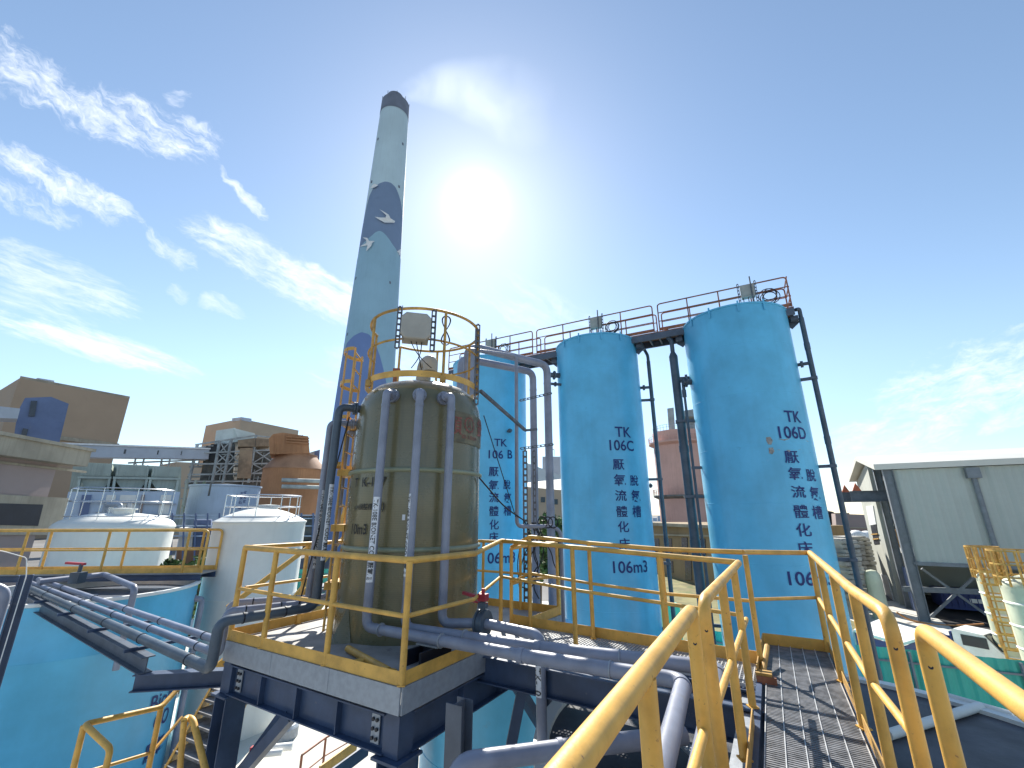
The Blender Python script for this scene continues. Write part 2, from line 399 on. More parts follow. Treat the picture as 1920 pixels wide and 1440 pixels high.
M['navybox'] = mat('deep_blue_container', (0.02, 0.04, 0.17), 0.5, var=0.1, vscale=0.4)
M['fence'] = mat('green_fence_sheet', (0.05, 0.42, 0.32), 0.5, var=0.08, vscale=0.5)
M['roofdark'] = mat('dark_tank_lid', (0.045, 0.047, 0.062), 0.55, var=0.25, vscale=1.2, spot=(0.09, 0.09, 0.10), sscale=4, sth=0.64, bump=0.1, bscale=20)
M['frpgreen'] = mat('pale_green_fibreglass', (0.56, 0.58, 0.43), 0.45, var=0.08, vscale=0.8, streak=0.3)
M['grass'] = mat('dry_grass', (0.22, 0.20, 0.085), 0.95, var=0.22, vscale=0.5, spot=(0.10, 0.13, 0.04), sscale=0.7, sth=0.56, bump=0.5, bscale=6)
M['leaf'] = mat('green_leaves', (0.075, 0.13, 0.03), 0.7, var=0.35, vscale=1.5)
M['bark'] = mat('brown_bark', (0.12, 0.08, 0.05), 0.9, var=0.2)
M['glass'] = mat('dark_window_glass', (0.03, 0.035, 0.05), 0.15, var=0.2, vscale=0.5)
M['rope'] = mat('orange_hose', (0.55, 0.22, 0.06), 0.6, var=0.1)
M['rubble'] = mat('grey_scrap', (0.36, 0.35, 0.32), 0.8, var=0.25, vscale=0.8)
M['coal'] = mat('black_coal_and_shade', (0.03, 0.028, 0.03), 0.95, var=0.3, vscale=0.5, bump=0.6, bscale=3)
M['chrome'] = mat('stainless_tube', (0.62, 0.63, 0.65), 0.22, 0.9, var=0.05)
M['asphalt'] = mat('grey_yard', (0.16, 0.155, 0.15), 0.9, var=0.15, vscale=0.1, bump=0.2, bscale=5)
# ------------------------------------------------------------------ lettering
def seg_poly(a, b, wd):
    d = Vector((b[0] - a[0], b[1] - a[1])); d.normalize(); n = Vector((-d.y, d.x)) * wd / 2
    return [(a[0] + n.x, a[1] + n.y), (a[0] - n.x, a[1] - n.y), (b[0] - n.x, b[1] - n.y), (b[0] + n.x, b[1] + n.y)]
def arc_polys(cx, cy, rx, ry, a0, a1, thick, thin, n=18):
    """crescent stroke: thick where it runs vertically, thin where it runs across"""
    out = []
    def p(t, o):
        c, s_ = math.cos(t), math.sin(t)
        th = thin + (thick - thin) * c * c
        return (cx + (rx - th * o) * c, cy + (ry - (thin * o)) * s_) if True else None
    for i in range(n):
        t0 = a0 + (a1 - a0) * i / n; t1 = a0 + (a1 - a0) * (i + 1) / n
        out.append([p(t0, 0), p(t0, 1), p(t1, 1), p(t1, 0)])
    return out
TK_, TN_ = 0.140, 0.045
PI = math.pi
def stem(x, y0=0, y1=1.0, w_=TK_): return seg_poly((x, y0), (x, y1), w_)
def serif(x, y, hw=0.15): return seg_poly((x - hw, y), (x + hw, y), 0.04)
def R_(a): return math.radians(a)
GL = {
 'T': (0.74, [stem(.36), serif(.36, .02), seg_poly((.02, .975), (.70, .975), .05), seg_poly((.035, .78), (.035, .97), .035), seg_poly((.685, .78), (.685, .97), .035)]),
 'K': (0.80, [stem(.15), serif(.15, .02), serif(.15, .98), seg_poly((.20, .42), (.62, .97), .05), seg_poly((.32, .58), (.66, .03), .12), serif(.60, .98, .12), serif(.66, .02, .13)]),
 '1': (0.50, [stem(.27), serif(.27, .02), seg_poly((.08, .84), (.24, .97), .05)]),
 '0': (0.60, arc_polys(.28, .5, .26, .5, 0, 2 * PI, TK_, .045, 28)),
 '6': (0.60, arc_polys(.28, .32, .25, .32, 0, 2 * PI, TK_, .045, 24) + [seg_poly((.085, .36), (.14, .62), .105), seg_poly((.13, .58), (.27, .84), .085), seg_poly((.25, .81), (.50, .985), .05)]),
 'B': (0.74, [stem(.15), serif(.10, .02, .1), serif(.10, .98, .1), seg_poly((.15, .978), (.40, .978), .045), seg_poly((.15, .52), (.42, .52), .04), seg_poly((.15, .022), (.42, .022), .045)] + arc_polys(.38, .75, .22, .25, -PI / 2, PI / 2, TK_, .05) + arc_polys(.40, .265, .27, .265, -PI / 2, PI / 2, TK_, .05)),
 'C': (0.72, arc_polys(.40, .5, .36, .51, R_(40), R_(320), TK_, .05, 26) + [seg_poly((.67, .70), (.67, .96), .04)]),
 'D': (0.80, [stem(.15), serif(.10, .02, .1), serif(.10, .98, .1), seg_poly((.15, .978), (.36, .978), .045), seg_poly((.15, .022), (.36, .022), .045)] + arc_polys(.34, .5, .38, .5, -PI / 2, PI / 2, TK_, .05, 22)),
 'm': (0.92, [stem(.13, 0, .64), stem(.45, 0, .50), stem(.77, 0, .50), serif(.13, .02, .11), serif(.45, .02, .11), serif(.77, .02, .11), serif(.08, .63, .06)] + arc_polys(.32, .47, .185, .20, 0, PI, TK_, .06, 10) + arc_polys(.64, .47, .185, .20, 0, PI, TK_, .06, 10)),
 '3': (0.58, arc_polys(.24, .755, .20, .245, R_(-90), R_(150), TK_, .05) + arc_polys(.24, .28, .24, .285, R_(-150), R_(90), TK_, .05)),
 '7': (0.58, [seg_poly((.03, .955), (.54, .955), .08), seg_poly((.52, .95), (.24, 0), .09), seg_poly((.045, .78), (.045, .95), .04)]),
 '-': (0.36, [seg_poly((.04, .34), (.30, .34), .085)]),
 'i': (0.34, [stem(.17, 0, .66), serif(.17, .02, .12), serif(.12, .65, .06), seg_poly((.17, .83), (.17, .96), .12)]),
 'o': (0.58, arc_polys(.28, .33, .26, .34, 0, 2 * PI, TK_, .045, 22)),
 'N': (0.84, [stem(.13, 0, 1, .05), stem(.70, 0, 1, .05), seg_poly((.10, .98), (.72, .02), .13), serif(.12, .02, .11), serif(.70, .98, .11), serif(.08, .98, .08)]),
 'O': (0.80, arc_polys(.39, .5, .37, .51, 0, 2 * PI, TK_, .05, 28)),
 'E': (0.68, [stem(.15), seg_poly((.05, .978), (.58, .978), .045), seg_poly((.15, .52), (.45, .52), .04), seg_poly((.05, .022), (.60, .022), .045), seg_poly((.575, .80), (.575, .98), .035), seg_poly((.60, .02), (.60, .2), .035)]),
 '2': (0.58, arc_polys(.26, .72, .23, .28, R_(-40), R_(170), TK_, .05) + [seg_poly((.43, .56), (.06, .05), .07), seg_poly((.03, .04), (.52, .04), .085)]),
 '(': (0.34, arc_polys(.42, .45, .36, .62, R_(125), R_(235), .075, .03, 12)),
 ')': (0.34, arc_polys(-.08, .45, .36, .62, R_(-55), R_(55), .075, .03, 12)),
 ' ': (0.3, []),
}
CJK_CACHE = {}
def font_polys(text):
    """filled outline of text in Blender's built-in font, as triangles in em units"""
    if text in CJK_CACHE: return CJK_CACHE[text]
    c = bpy.data.curves.new('lettering', 'FONT'); c.body = text; c.size = 1.0; c.resolution_u = 3; c.offset = 0.013
    o = bpy.data.objects.new('lettering', c); COL.objects.link(o)
    bpy.context.view_layer.update()
    me = bpy.data.meshes.new_from_object(o.evaluated_get(bpy.context.evaluated_depsgraph_get()))
    pol = [[(me.vertices[i].co.x, me.vertices[i].co.y) for i in p.vertices] for p in me.polygons]
    bpy.data.objects.remove(o); bpy.data.curves.remove(c); bpy.data.meshes.remove(me)
    CJK_CACHE[text] = pol
    return pol
def layout(text, mode='serif'):
    """polygons of the text scaled to height 1, centred on the origin"""
    pol = []; x = 0
    if mode == 'serif':
        for ch in text:
            adv, ps = GL[ch]; pol += [[(x + a, b) for a, b in p] for p in ps]; x += adv
        y0, y1 = 0, 1
    else:
        pol = [list(p) for p in font_polys(text)]
        ys = [b for p in pol for a, b in p]; y0, y1 = min(ys), max(ys)
    xs = [a for p in pol for a, b in p]; x0, x1 = min(xs), max(xs); h = (y1 - y0) or 1
    return [[((a - (x0 + x1) / 2) / h, (b - (y0 + y1) / 2) / h) for a, b in p] for p in pol], (x1 - x0) / h
def put(mb, pol, fn, sx, sy, cell=0.0, rot=0.0):
    """lay 2D polygons on a surface through fn(x,y,lift)"""
    c, s_ = math.cos(rot), math.sin(rot)
    for i, p in enumerate(pol):
        q = [(a * sx, b * sy) for a, b in p]
        q = [(a * c - b * s_, a * s_ + b * c) for a, b in q]
        lift = (i % 12) * 0.0006
        vs = [fn(a, b, lift) for a, b in q]
        mb.add(vs, [tuple(range(len(vs)))])
def cyl_fn(cx, cy, R, th0, z0, off):
    def f(a, b, lift):
        t = th0 + a / R
        return (cx + (R + off + lift) * math.sin(t), cy + (R + off + lift) * math.cos(t), z0 + b)
    return f
def cyl_hit(u, v, cx, cy, R):
    r = ray(u, v); a = r.x ** 2 + r.y ** 2; b = -2 * (r.x * cx + r.y * cy); c = cx * cx + cy * cy - R * R
    dd = b * b - 4 * a * c
    t = (-b - math.sqrt(max(0, dd))) / (2 * a)
    p = r * t
    return math.atan2(p.x - cx, p.y - cy), p.z, t
def tank_text(mb, cx, cy, R, rows, off=0.010):
    """rows: (text, mode, u, v, pixel height, width factor)"""
    for (tx, mode, u, v, hp, wf) in rows:
        th, z, t = cyl_hit(u, v, cx, cy, R)
        _, z1, _ = cyl_hit(u, v - hp / 2, cx, cy, R); _, z2, _ = cyl_hit(u, v + hp / 2, cx, cy, R)
        h = z1 - z2
        pol, wd = layout(tx, mode)
        # th grows to the viewer's left on a face seen from outside, so mirror x
        put(mb, pol, lambda a, b, l, th=th, z=z: cyl_fn(cx, cy, R, th, z, off)(-a, b, l), h * wf, h)
    for i, f in enumerate(mb.f): mb.f[i] = tuple(reversed(f))

G = -6.0          # ground level below the camera
DK = -1.58        # level of the walkways and the platform

# ------------------------------------------------------------------ ground
g = MB(); n = 60
g.add([(-1600, -300, G), (1600, -300, G), (1600, 2600, G), (-1600, 2600, G)], [(0, 1, 2, 3)])
struct('ground', g, M['asphalt'])
g = MB(); g.add([(-24, -6, G + .004), (40, -6, G + .004), (40, 34, G + .004), (-24, 34, G + .004)], [(0, 1, 2, 3)])
struct('yard_pavement', g, M['concrete'])
g = MB(); g.add([(5.5, 24, G + .008), (19, 24, G + .008), (26, 52, G + .008), (3, 52, G + .008)], [(0, 1, 2, 3)])
struct('lawn', g, M['grass'])

# ------------------------------------------------------------------ the three tall blue tanks
TD_ = AZ(29.45, 15.8); TC_ = AZ(11.9, 16.45); EW = (TD_ - TC_).normalized(); TB_ = TC_ - EW * 5.0
NW = V(-EW.y, EW.x, 0)           # away from the camera
TOP = 6.42
def tall_tank(c, R, label, rows, stubs):
    t = thing('storage_tank', (c.x, c.y, G), label, 'tank', 'tall blue storage tanks')
    prof = [(R + .12, G), (R + .12, G + .3), (R, G + .3)]
    z = G + .3
    for k in range(1, 8):
        zz = G + 1.6 * k - .1
        prof += [(R, zz - .012), (R + .003, zz - .006), (R + .003, zz + .006), (R, zz + .012)]
    prof += [(R, TOP - .06), (R + .03, TOP - .05), (R + .03, TOP), (R - .05, TOP + .004), (0, TOP + .16)]
    make('shell', MB().lathe(prof, c, 96), M['blue'], t, 25)
    for row in rows: m = MB(); tank_text(m, c.x, c.y, R, [row]); make('lettering', m, M['letter'], t)
    az0 = math.atan2(-c.x, -c.y)
    for (da, z0, ln, r) in stubs:
        m = MB()
        th = az0 + rad(da); d = V(math.sin(th), math.cos(th), 0); a = V(c.x, c.y, z0) + d * (R - .03)
        m.tube([a, a + d * ln], r, 12); m.tube([a + d * (ln * .55), a + d * (ln * .55 + .05)], r * 1.75, 14)
        make('nozzle', m, M['pvcd'], t)
    for sg in (-1, 1):                      # brackets carrying the catwalk
        m = MB(); d = EW * sg; a = V(c.x, c.y, TOP - .28) + d * (R + .16)
        m.obox(a, d, NW, (0, 0, 1), .11, .24, .08)
        m.bar(a + d * .1, V(c.x, c.y, TOP - .50) + d * (R + .01), .2, .03, NW)
        make('bracket', m, M['steel'], t)
    # small lifting lugs on the rim
    for da in (-35, -8, 22, 48):
        th = az0 + rad(da); d = V(math.sin(th), math.cos(th), 0); a = V(c.x, c.y, TOP - .12) + d * (R + .03)
        m = MB(); m.bar(a - V(0, 0, .16), a + V(0, 0, .2), .05, .018, d)
        make('lug', m, M['blue'], t)
    return t
cj = 'cjk'
RC, RD, RB = 1.58, 1.625, 1.64
tall_tank(TB_, RB, 'tall blue cylindrical tank lettered TK 106B, partly behind the olive fibreglass tank', [
    ('TK', 's', 939, 830, 14, 1), ('106', 's', 930, 852, 16, 1), ('B', 's', 956, 852, 16, .95), ('厭', cj, 925.5, 884.5, 18, 1), ('氧', cj, 925.5, 909.5, 19, 1), ('脫', cj, 950.5, 908.5, 18, .85),
    ('流', cj, 926, 932.5, 19, 1), ('氮', cj, 952, 933.5, 19, .9), ('體', cj, 926, 958.5, 19, 1), ('槽', cj, 951.5, 957.5, 19, .9), ('化', cj, 926.5, 983.5, 19, 1), ('床', cj, 925.5, 1007, 19, 1),
    ('106m3', 's', 938, 1046, 21, .98)], [(-28, 3.2, .3, .05)])
tall_tank(TC_, RC, 'tall blue cylindrical tank lettered TK 106C, middle of the three tall tanks', [
    ('TK', 's', 1168.5, 810, 19, .95), ('106C', 's', 1167, 835, 20, .92), ('厭', cj, 1159.5, 871, 20, 1.05), ('氧', cj, 1162, 900, 22, 1.05), ('脫', cj, 1189, 901, 20, 1),
    ('流', cj, 1164, 929, 21, 1.1), ('氮', cj, 1192, 930, 23, .95), ('體', cj, 1166, 959, 21, 1.1), ('槽', cj, 1194, 959, 22, 1), ('化', cj, 1169, 987.5, 21, 1.1), ('床', cj, 1171, 1020, 22, 1.05),
    ('106m3', 's', 1185, 1063, 23, 1.0)], [(62, 4.75, .42, .055), (66, 5.15, .40, .10), (-100, 1, .2, .05)])
tall_tank(TD_, RD, 'tall blue cylindrical tank lettered TK 106D at the right end of the row', [
    ('TK', 's', 1487, 781, 21, .95), ('106D', 's', 1488.5, 811, 23, .95), ('厭', cj, 1484, 857, 23, 1.15), ('氧', cj, 1491, 888, 24, 1.15), ('脫', cj, 1520.5, 891, 23, 1.15),
    ('流', cj, 1497, 922, 23, 1.25), ('氮', cj, 1528, 925.5, 26, 1.1), ('體', cj, 1502, 959, 25, 1.2), ('槽', cj, 1533, 961, 25, 1.2), ('化', cj, 1507, 993.5, 25, 1.25), ('床', cj, 1510, 1028, 26, 1.2),
    ('106m3', 's', 1525, 1085, 27, 1.05)], [(70, 4.35, .30, .1)])
# peeled paint beside the lettering of tank D is a repair mark of its own shape
def patch(cx, cy, R, pts, off=.006):
    m = MB(); vs = []
    for (u, v) in pts:
        th, z, t = cyl_hit(u, v, cx, cy, R); vs.append((cx + (R + off) * math.sin(th), cy + (R + off) * math.cos(th), z))
    m.add(vs, [tuple(range(len(vs)))]); return m
tD = [o for o in COL.objects if o.get('label', '').startswith('tall blue cylindrical tank lettered TK 106D')][0]
pm = MB()
for pts in ([(1436, 820), (1444, 819), (1449, 826), (1446, 834), (1440, 833), (1437, 827)], [(1441, 840), (1449, 839), (1452, 846), (1448, 852), (1442, 850)],
            [(1458, 823), (1480, 822.5), (1512, 826), (1516, 828.5), (1490, 828.5), (1470, 826)], [(1456, 843), (1480, 844), (1500, 842.5), (1520, 848.5), (1505, 849.5), (1480, 848)]):
    q = patch(TD_.x, TD_.y, RD, pts); pm.add(q.v, q.f)
for i in range(len(pm.f)): pm.f[i] = pm.f[i]
make('worn_patch', pm, mat('bare_primer', (0.33, 0.32, 0.30), 0.7, var=0.2, vscale=12), tD)

# ------------------------------------------------------------------ catwalk over the tall tanks
def rail_run(root, pts, rt, rm, tops, mids, posts, mt, toe=None, r_post=None, seg=10, closed=False):
    pass
cw = thing('catwalk', (TC_.x, TC_.y, TOP), 'long high steel catwalk with rusty handrails running across the tops of the tall blue tanks', 'catwalk')
ZW = TOP + .06
s0, s1 = -7.0, 5.0 + RD + .14
m = MB()
for sg in (-1, 1):
    m.bar(TC_ + EW * s0 + NW * .40 * sg + V(0, 0, ZW - .17), TC_ + EW * s1 + NW * .40 * sg + V(0, 0, ZW - .17), .07, .24)
for k in range(40):
    s = s0 + .05 + k * (s1 - s0 - .1) / 39
    m.bar(TC_ + EW * s - NW * .365 + V(0, 0, ZW - .2), TC_ + EW * s + NW * .365 + V(0, 0, ZW - .2), .05, .1)
make('beam', m, M['steel'], cw)
m = MB(); m.bar(TC_ + EW * s0 + V(0, 0, ZW - .03), TC_ + EW * s1 + V(0, 0, ZW - .03), .86, .03)
make('floor', m, M['rustrail'], cw)
def hi_panel(a, b, side, zf):
    m = MB(); P = lambda s, z: TC_ + EW * s + NW * side + V(0, 0, z)
    m.pipe([P(a, zf), P(a, zf + 1.08), P(b, zf + 1.08), P(b, zf)], .024, .12, 8)
    for z in (.38, .72): m.tube([P(a, zf + z), P(b, zf + z)], .019, 8)
    for k in range(1, 4):
        s = a + (b - a) * k / 4; m.tube([P(s, zf), P(s, zf + 1.08)], .023, 8)
    m.bar(P(a, zf + .06), P(b, zf + .06), .006, .12)
    return make('handrail', m, M['rustrail'], cw)
for side in (-.43, .43):
    hi_panel(-7.0, -2.62, side, ZW); hi_panel(-2.42, 2.38, side, ZW); hi_panel(2.58, s1 - .05, side, ZW)
m = MB(); P = lambda w_, z: TC_ + EW * (s1 - .03) + NW * w_ + V(0, 0, z)
for z in (.38, .72, 1.08): m.tube([P(-.43, ZW + z), P(.43, ZW + z)], .022, 8)
make('handrail', m, M['rustrail'], cw)

# ------------------------------------------------------------------ control boxes on the catwalk rail
def control_box(s, label, hw=.21, hh=.23):
    o = TC_ + EW * s - NW * .50 + V(0, 0, ZW + .80)
    t = thing('control_box', (o.x, o.y, o.z - .4), label, 'control box', 'control boxes on the high catwalk rail')
    m = MB(); m.obox(o, EW, NW, (0, 0, 1), hw, .10, hh); m.obox(o - NW * .105, EW, NW, (0, 0, 1), hw - .05, .012, hh - .05)
    make('cabinet', m, M['beige'], t)
    m = MB()
    for sg in (-1, 1): m.perf(o + EW * (hw + .05) * sg + V(0, 0, -hh - .18), o + EW * (hw + .05) * sg + V(0, 0, hh + .12), .06, EW, .12)
    m.tube([o + EW * .12 + V(0, 0, -.75) - NW * .14, o + EW * .12 + V(0, 0, hh + .25) - NW * .14], .022, 8)
    make('mounting_angle', m, M['perf'], t)
    m = MB()
    rr = random.Random(s)
    for k in range(5):
        c0 = o + EW * (hw + .40 + rr.uniform(-.06, .06)) + V(0, 0, -.30 + rr.uniform(-.06, .06)); r = .22 + rr.uniform(-.05, .06)
        m.tube([c0 + EW * r * math.cos(q * PI / 8) + V(0, 0, r * math.sin(q * PI / 8)) + NW * .03 * k for q in range(17)], .014, 6, False)
    for k in range(3):
        a = o + EW * (-.15 + .15 * k) + V(0, 0, -hh)
        m.pipe([a, a - V(0, 0, .28), a + EW * .3 - V(0, 0, .34)], .013, .1, 6)
    make('cable', m, M['black'], t)
control_box(-4.65, 'grey control box with coiled cable on the catwalk rail above tank TK 106B')
control_box(.22, 'grey control box with coiled cable on the catwalk rail above tank TK 106C')
control_box(5.55, 'grey control box with coiled cable on the catwalk rail above tank TK 106D')

# ------------------------------------------------------------------ pipes beside the tall tanks
def stand_pipe(az, d, r, ztop, label, cat='pipe', extra=None, matn='pvcd', wall=(.0), brackets=(), tank=None, R=1.6, arm=None):
    p = AZ(az, d); t = thing('stand_pipe', (p.x, p.y, G), label, cat, 'stand pipes beside the tall tanks')
    m = MB(); m.tube([V(p.x, p.y, G), V(p.x, p.y, ztop)], r, 14)
    for z in range(-4, int(ztop), 3): m.tube([V(p.x, p.y, z), V(p.x, p.y, z + .22)], r * 1.12, 14)
    if extra: extra(m, p)
    make('riser', m, M[matn], t)
    if brackets:
        for z in brackets:
            m = MB(); q = V(p.x, p.y, z); dv = V(tank.x - p.x, tank.y - p.y, 0); L = dv.length; dv.normalize()
            m.obox(q + dv * ((L - R) / 2), dv, V(-dv.y, dv.x, 0), (0, 0, 1), (L - R) / 2 + .05, .04, .045)
            m.obox(q, dv, V(-dv.y, dv.x, 0), (0, 0, 1), r * 1.2, r * 1.25, .04)
            make('bracket', m, M['steel'], t)
    return t
def ex1(m, p):
    m.pipe([V(p.x, p.y, 5.6), V(p.x, p.y, 5.95), V(p.x, p.y, 6.05) - EW * .12 + V(0, 0, .2), V(p.x, p.y, 6.6) - EW * .25], .06, .1, 12)
    dv = V(TC_.x - p.x, TC_.y - p.y, 0).normalized(); L = .36
    m.tube([V(p.x, p.y, 4.65), V(p.x, p.y, 4.65) + dv * .5], .055, 12); m.tube([V(p.x, p.y, 4.65) + dv * .22, V(p.x, p.y, 4.65) + dv * .30], .105, 14)
stand_pipe(18.75, 16.55, .072, 5.7, 'slim dark grey pipe standing close to the right side of tank TK 106C', extra=ex1, brackets=(4.15, 1.2, -1.6, -3.6), tank=TC_, R=RC)
def ex2(m, p):
    m.tube([V(p.x, p.y, 5.3), V(p.x, p.y, 5.45), V(p.x, p.y, 5.6)], [.15, .15, .085], 14)
    m.pipe([V(p.x, p.y, 5.6), V(p.x, p.y, 6.1), V(p.x, p.y, 6.22) - EW * .12, V(p.x, p.y, 6.62) - EW * .14], .075, .12, 12)
    dv = V(TD_.x - p.x, TD_.y - p.y, 0).normalized()
    m.tube([V(p.x, p.y, 4.55), V(p.x, p.y, 4.55) + dv * .62], .105, 14); m.tube([V(p.x, p.y, 4.55) + dv * .30, V(p.x, p.y, 4.55) + dv * .38], .175, 16)
stand_pipe(21.95, 15.6, .145, 5.4, 'thick grey pipe standing between the two right-hand tall tanks', extra=ex2, brackets=(3.05, 0.55, -3.2), tank=TD_, R=RD)
def ex3(m, p):
    dv = V(TD_.x - p.x, TD_.y - p.y, 0).normalized()
    m.pipe([V(p.x, p.y, 4.0), V(p.x, p.y, 4.42), V(p.x, p.y, 4.42) + dv * .35], .055, .1, 10)
    m.tube([V(p.x, p.y, 3.85), V(p.x, p.y, 4.1)], .07, 12)
stand_pipe(22.75, 15.35, .042, 4.1, 'thinnest grey pipe, just right of the thick pipe between the tall tanks', extra=ex3, brackets=(1.45, -1.3), tank=TD_, R=RD)
def ex4(m, p):
    e = TC_ + EW * s1 + V(0, 0, ZW - .1)
    m.pipe([V(p.x, p.y, 6.0), V(p.x, p.y, ZW - .05), e - NW * .3 + EW * .05], .06, .14, 12)
    dv = V(TD_.x - p.x, TD_.y - p.y, 0).normalized()
    m.tube([V(p.x, p.y, 4.55), V(p.x, p.y, 4.55) + dv * .5], .055, 12); m.tube([V(p.x, p.y, 4.55) + dv * .2, V(p.x, p.y, 4.55) + dv * .28], .105, 14)
stand_pipe(36.63, 15.75, .074, 6.1, 'dark pipe standing along the right side of tank TK 106D', extra=ex4, brackets=(4.05, 1.35, -1.2), tank=TD_, R=RD)

# ------------------------------------------------------------------ chimney
CH = AZ(-19.6, 75.0)
def chR(z): return 5.24 - .0267 * (z + 6)
ZCH = 84.5
t = thing('chimney', (CH.x, CH.y, G), 'tall pale blue power station chimney painted with dark hills and white birds', 'chimney')
prof = [(chR(z), z) for z in (G, 10, 30, 50, 65, 81.0)]
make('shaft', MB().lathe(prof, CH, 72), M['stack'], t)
make('rim_band', MB().lathe([(chR(80.9) + .05, 80.9), (chR(84.5) + .05, ZCH), (chR(84.5) - .5, ZCH), (chR(84.5) - .5, ZCH - 2)], CH, 72), M['stack_band'], t)
make('flue', MB().lathe([(1.7, 82), (1.7, 86.6), (1.45, 86.9), (1.3, 86.6), (1.3, 83)], (CH.x - .2, CH.y), 36), M['stack_band'], t)
m = MB()
for k in range(9):
    a = k * 2 * PI / 9; x, y = CH.x + chR(84.5) * math.sin(a), CH.y + chR(84.5) * math.cos(a); m.tube([(x, y, ZCH), (x, y, ZCH + .9)], .05, 6)
make('lightning_rod', m, M['dark'], t)
def ch_hit(u, v):
    R = 4.0
    for _ in range(8):
        th, z, tt = cyl_hit(u, v, CH.x, CH.y, R); R = chR(z)
    return th, z
TH0 = math.atan2(-CH.x, -CH.y)
def hill(outline, zb, matn, off):
    pts = sorted([((ch_hit(u, v)[0] - TH0 + PI) % (2 * PI) - PI, ch_hit(u, v)[1]) for u, v in outline])
    a0, a1 = pts[0][0], pts[-1][0]; N = 40; m = MB(); cols = []
    for i in range(N + 1):
        a = a0 + (a1 - a0) * i / N
        for k in range(len(pts) - 1):
            if pts[k][0] <= a <= pts[k + 1][0] + 1e-9:
                f = (a - pts[k][0]) / max(1e-6, pts[k + 1][0] - pts[k][0]); zt = lerp(pts[k][1], pts[k + 1][1], f); break
        cols.append([(CH.x + (chR(z) + off) * math.sin(TH0 + a), CH.y + (chR(z) + off) * math.cos(TH0 + a), z) for z in [lerp(zb, zt, q / 6) for q in range(7)]])
    vs = [p for c in cols for p in c]
    fs = [(i * 7 + k, (i + 1) * 7 + k, (i + 1) * 7 + k + 1, i * 7 + k + 1) for i in range(N) for k in range(6)]
    m.add(vs, fs, True)
    return make('painted_hill', m, M[matn], t, 80)
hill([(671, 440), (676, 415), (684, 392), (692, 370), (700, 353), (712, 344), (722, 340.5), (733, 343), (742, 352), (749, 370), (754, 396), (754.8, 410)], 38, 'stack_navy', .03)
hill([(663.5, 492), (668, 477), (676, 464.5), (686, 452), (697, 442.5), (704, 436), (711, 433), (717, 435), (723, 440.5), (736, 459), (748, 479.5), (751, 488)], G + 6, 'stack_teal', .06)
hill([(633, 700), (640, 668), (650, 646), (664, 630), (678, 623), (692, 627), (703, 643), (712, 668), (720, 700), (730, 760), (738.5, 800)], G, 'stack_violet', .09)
def bird(pts):
    m = MB(); vs = []
    for (u, v) in pts:
        th, z = ch_hit(u, v); R = chR(z) + .34; vs.append((CH.x + R * math.sin(th), CH.y + R * math.cos(th), z))
    m.add(vs, [tuple(range(len(vs)))]); make('painted_bird', m, M['whitepaint'], t)
cr = lambda L: [(600 + x / 2.4, 120 + y / 2.4) for x, y in L]
bird([(712, 394.5), (719, 398.6), (728, 404.4), (731, 411), (739, 416), (737.5, 419), (721, 419.4), (713, 415), (704, 408.6), (714, 410), (722.5, 410), (723.6, 405.6), (718, 400)])
bird([(683, 446.7), (691, 448), (693.6, 453.6), (703.5, 454), (699, 457.6), (697.5, 463), (688.5, 473), (691, 462), (676.7, 464), (689, 457.6), (689, 452)])
bird([(697, 355), (700, 350), (704, 346.6), (710.5, 349.6), (705, 353.5)])
bird(cr([(340, 846), (350, 838), (356, 833), (355, 846), (357, 856), (350, 862), (348, 850)]))
m = MB()                                   # platform anchors and openings dotted round the shaft
for (u, v) in [(709, 261), (755, 270), (697, 341), (748, 350), (668, 522), (731, 530), (652, 627)]:
    th, z = ch_hit(u, v); d = V(math.sin(th), math.cos(th), 0); m.obox(V(CH.x, CH.y, z) + d * (chR(z) + .04), d, V(-d.y, d.x, 0), (0, 0, 1), .07, .16, .24)
make('hatch', m, M['stack_band'], t)

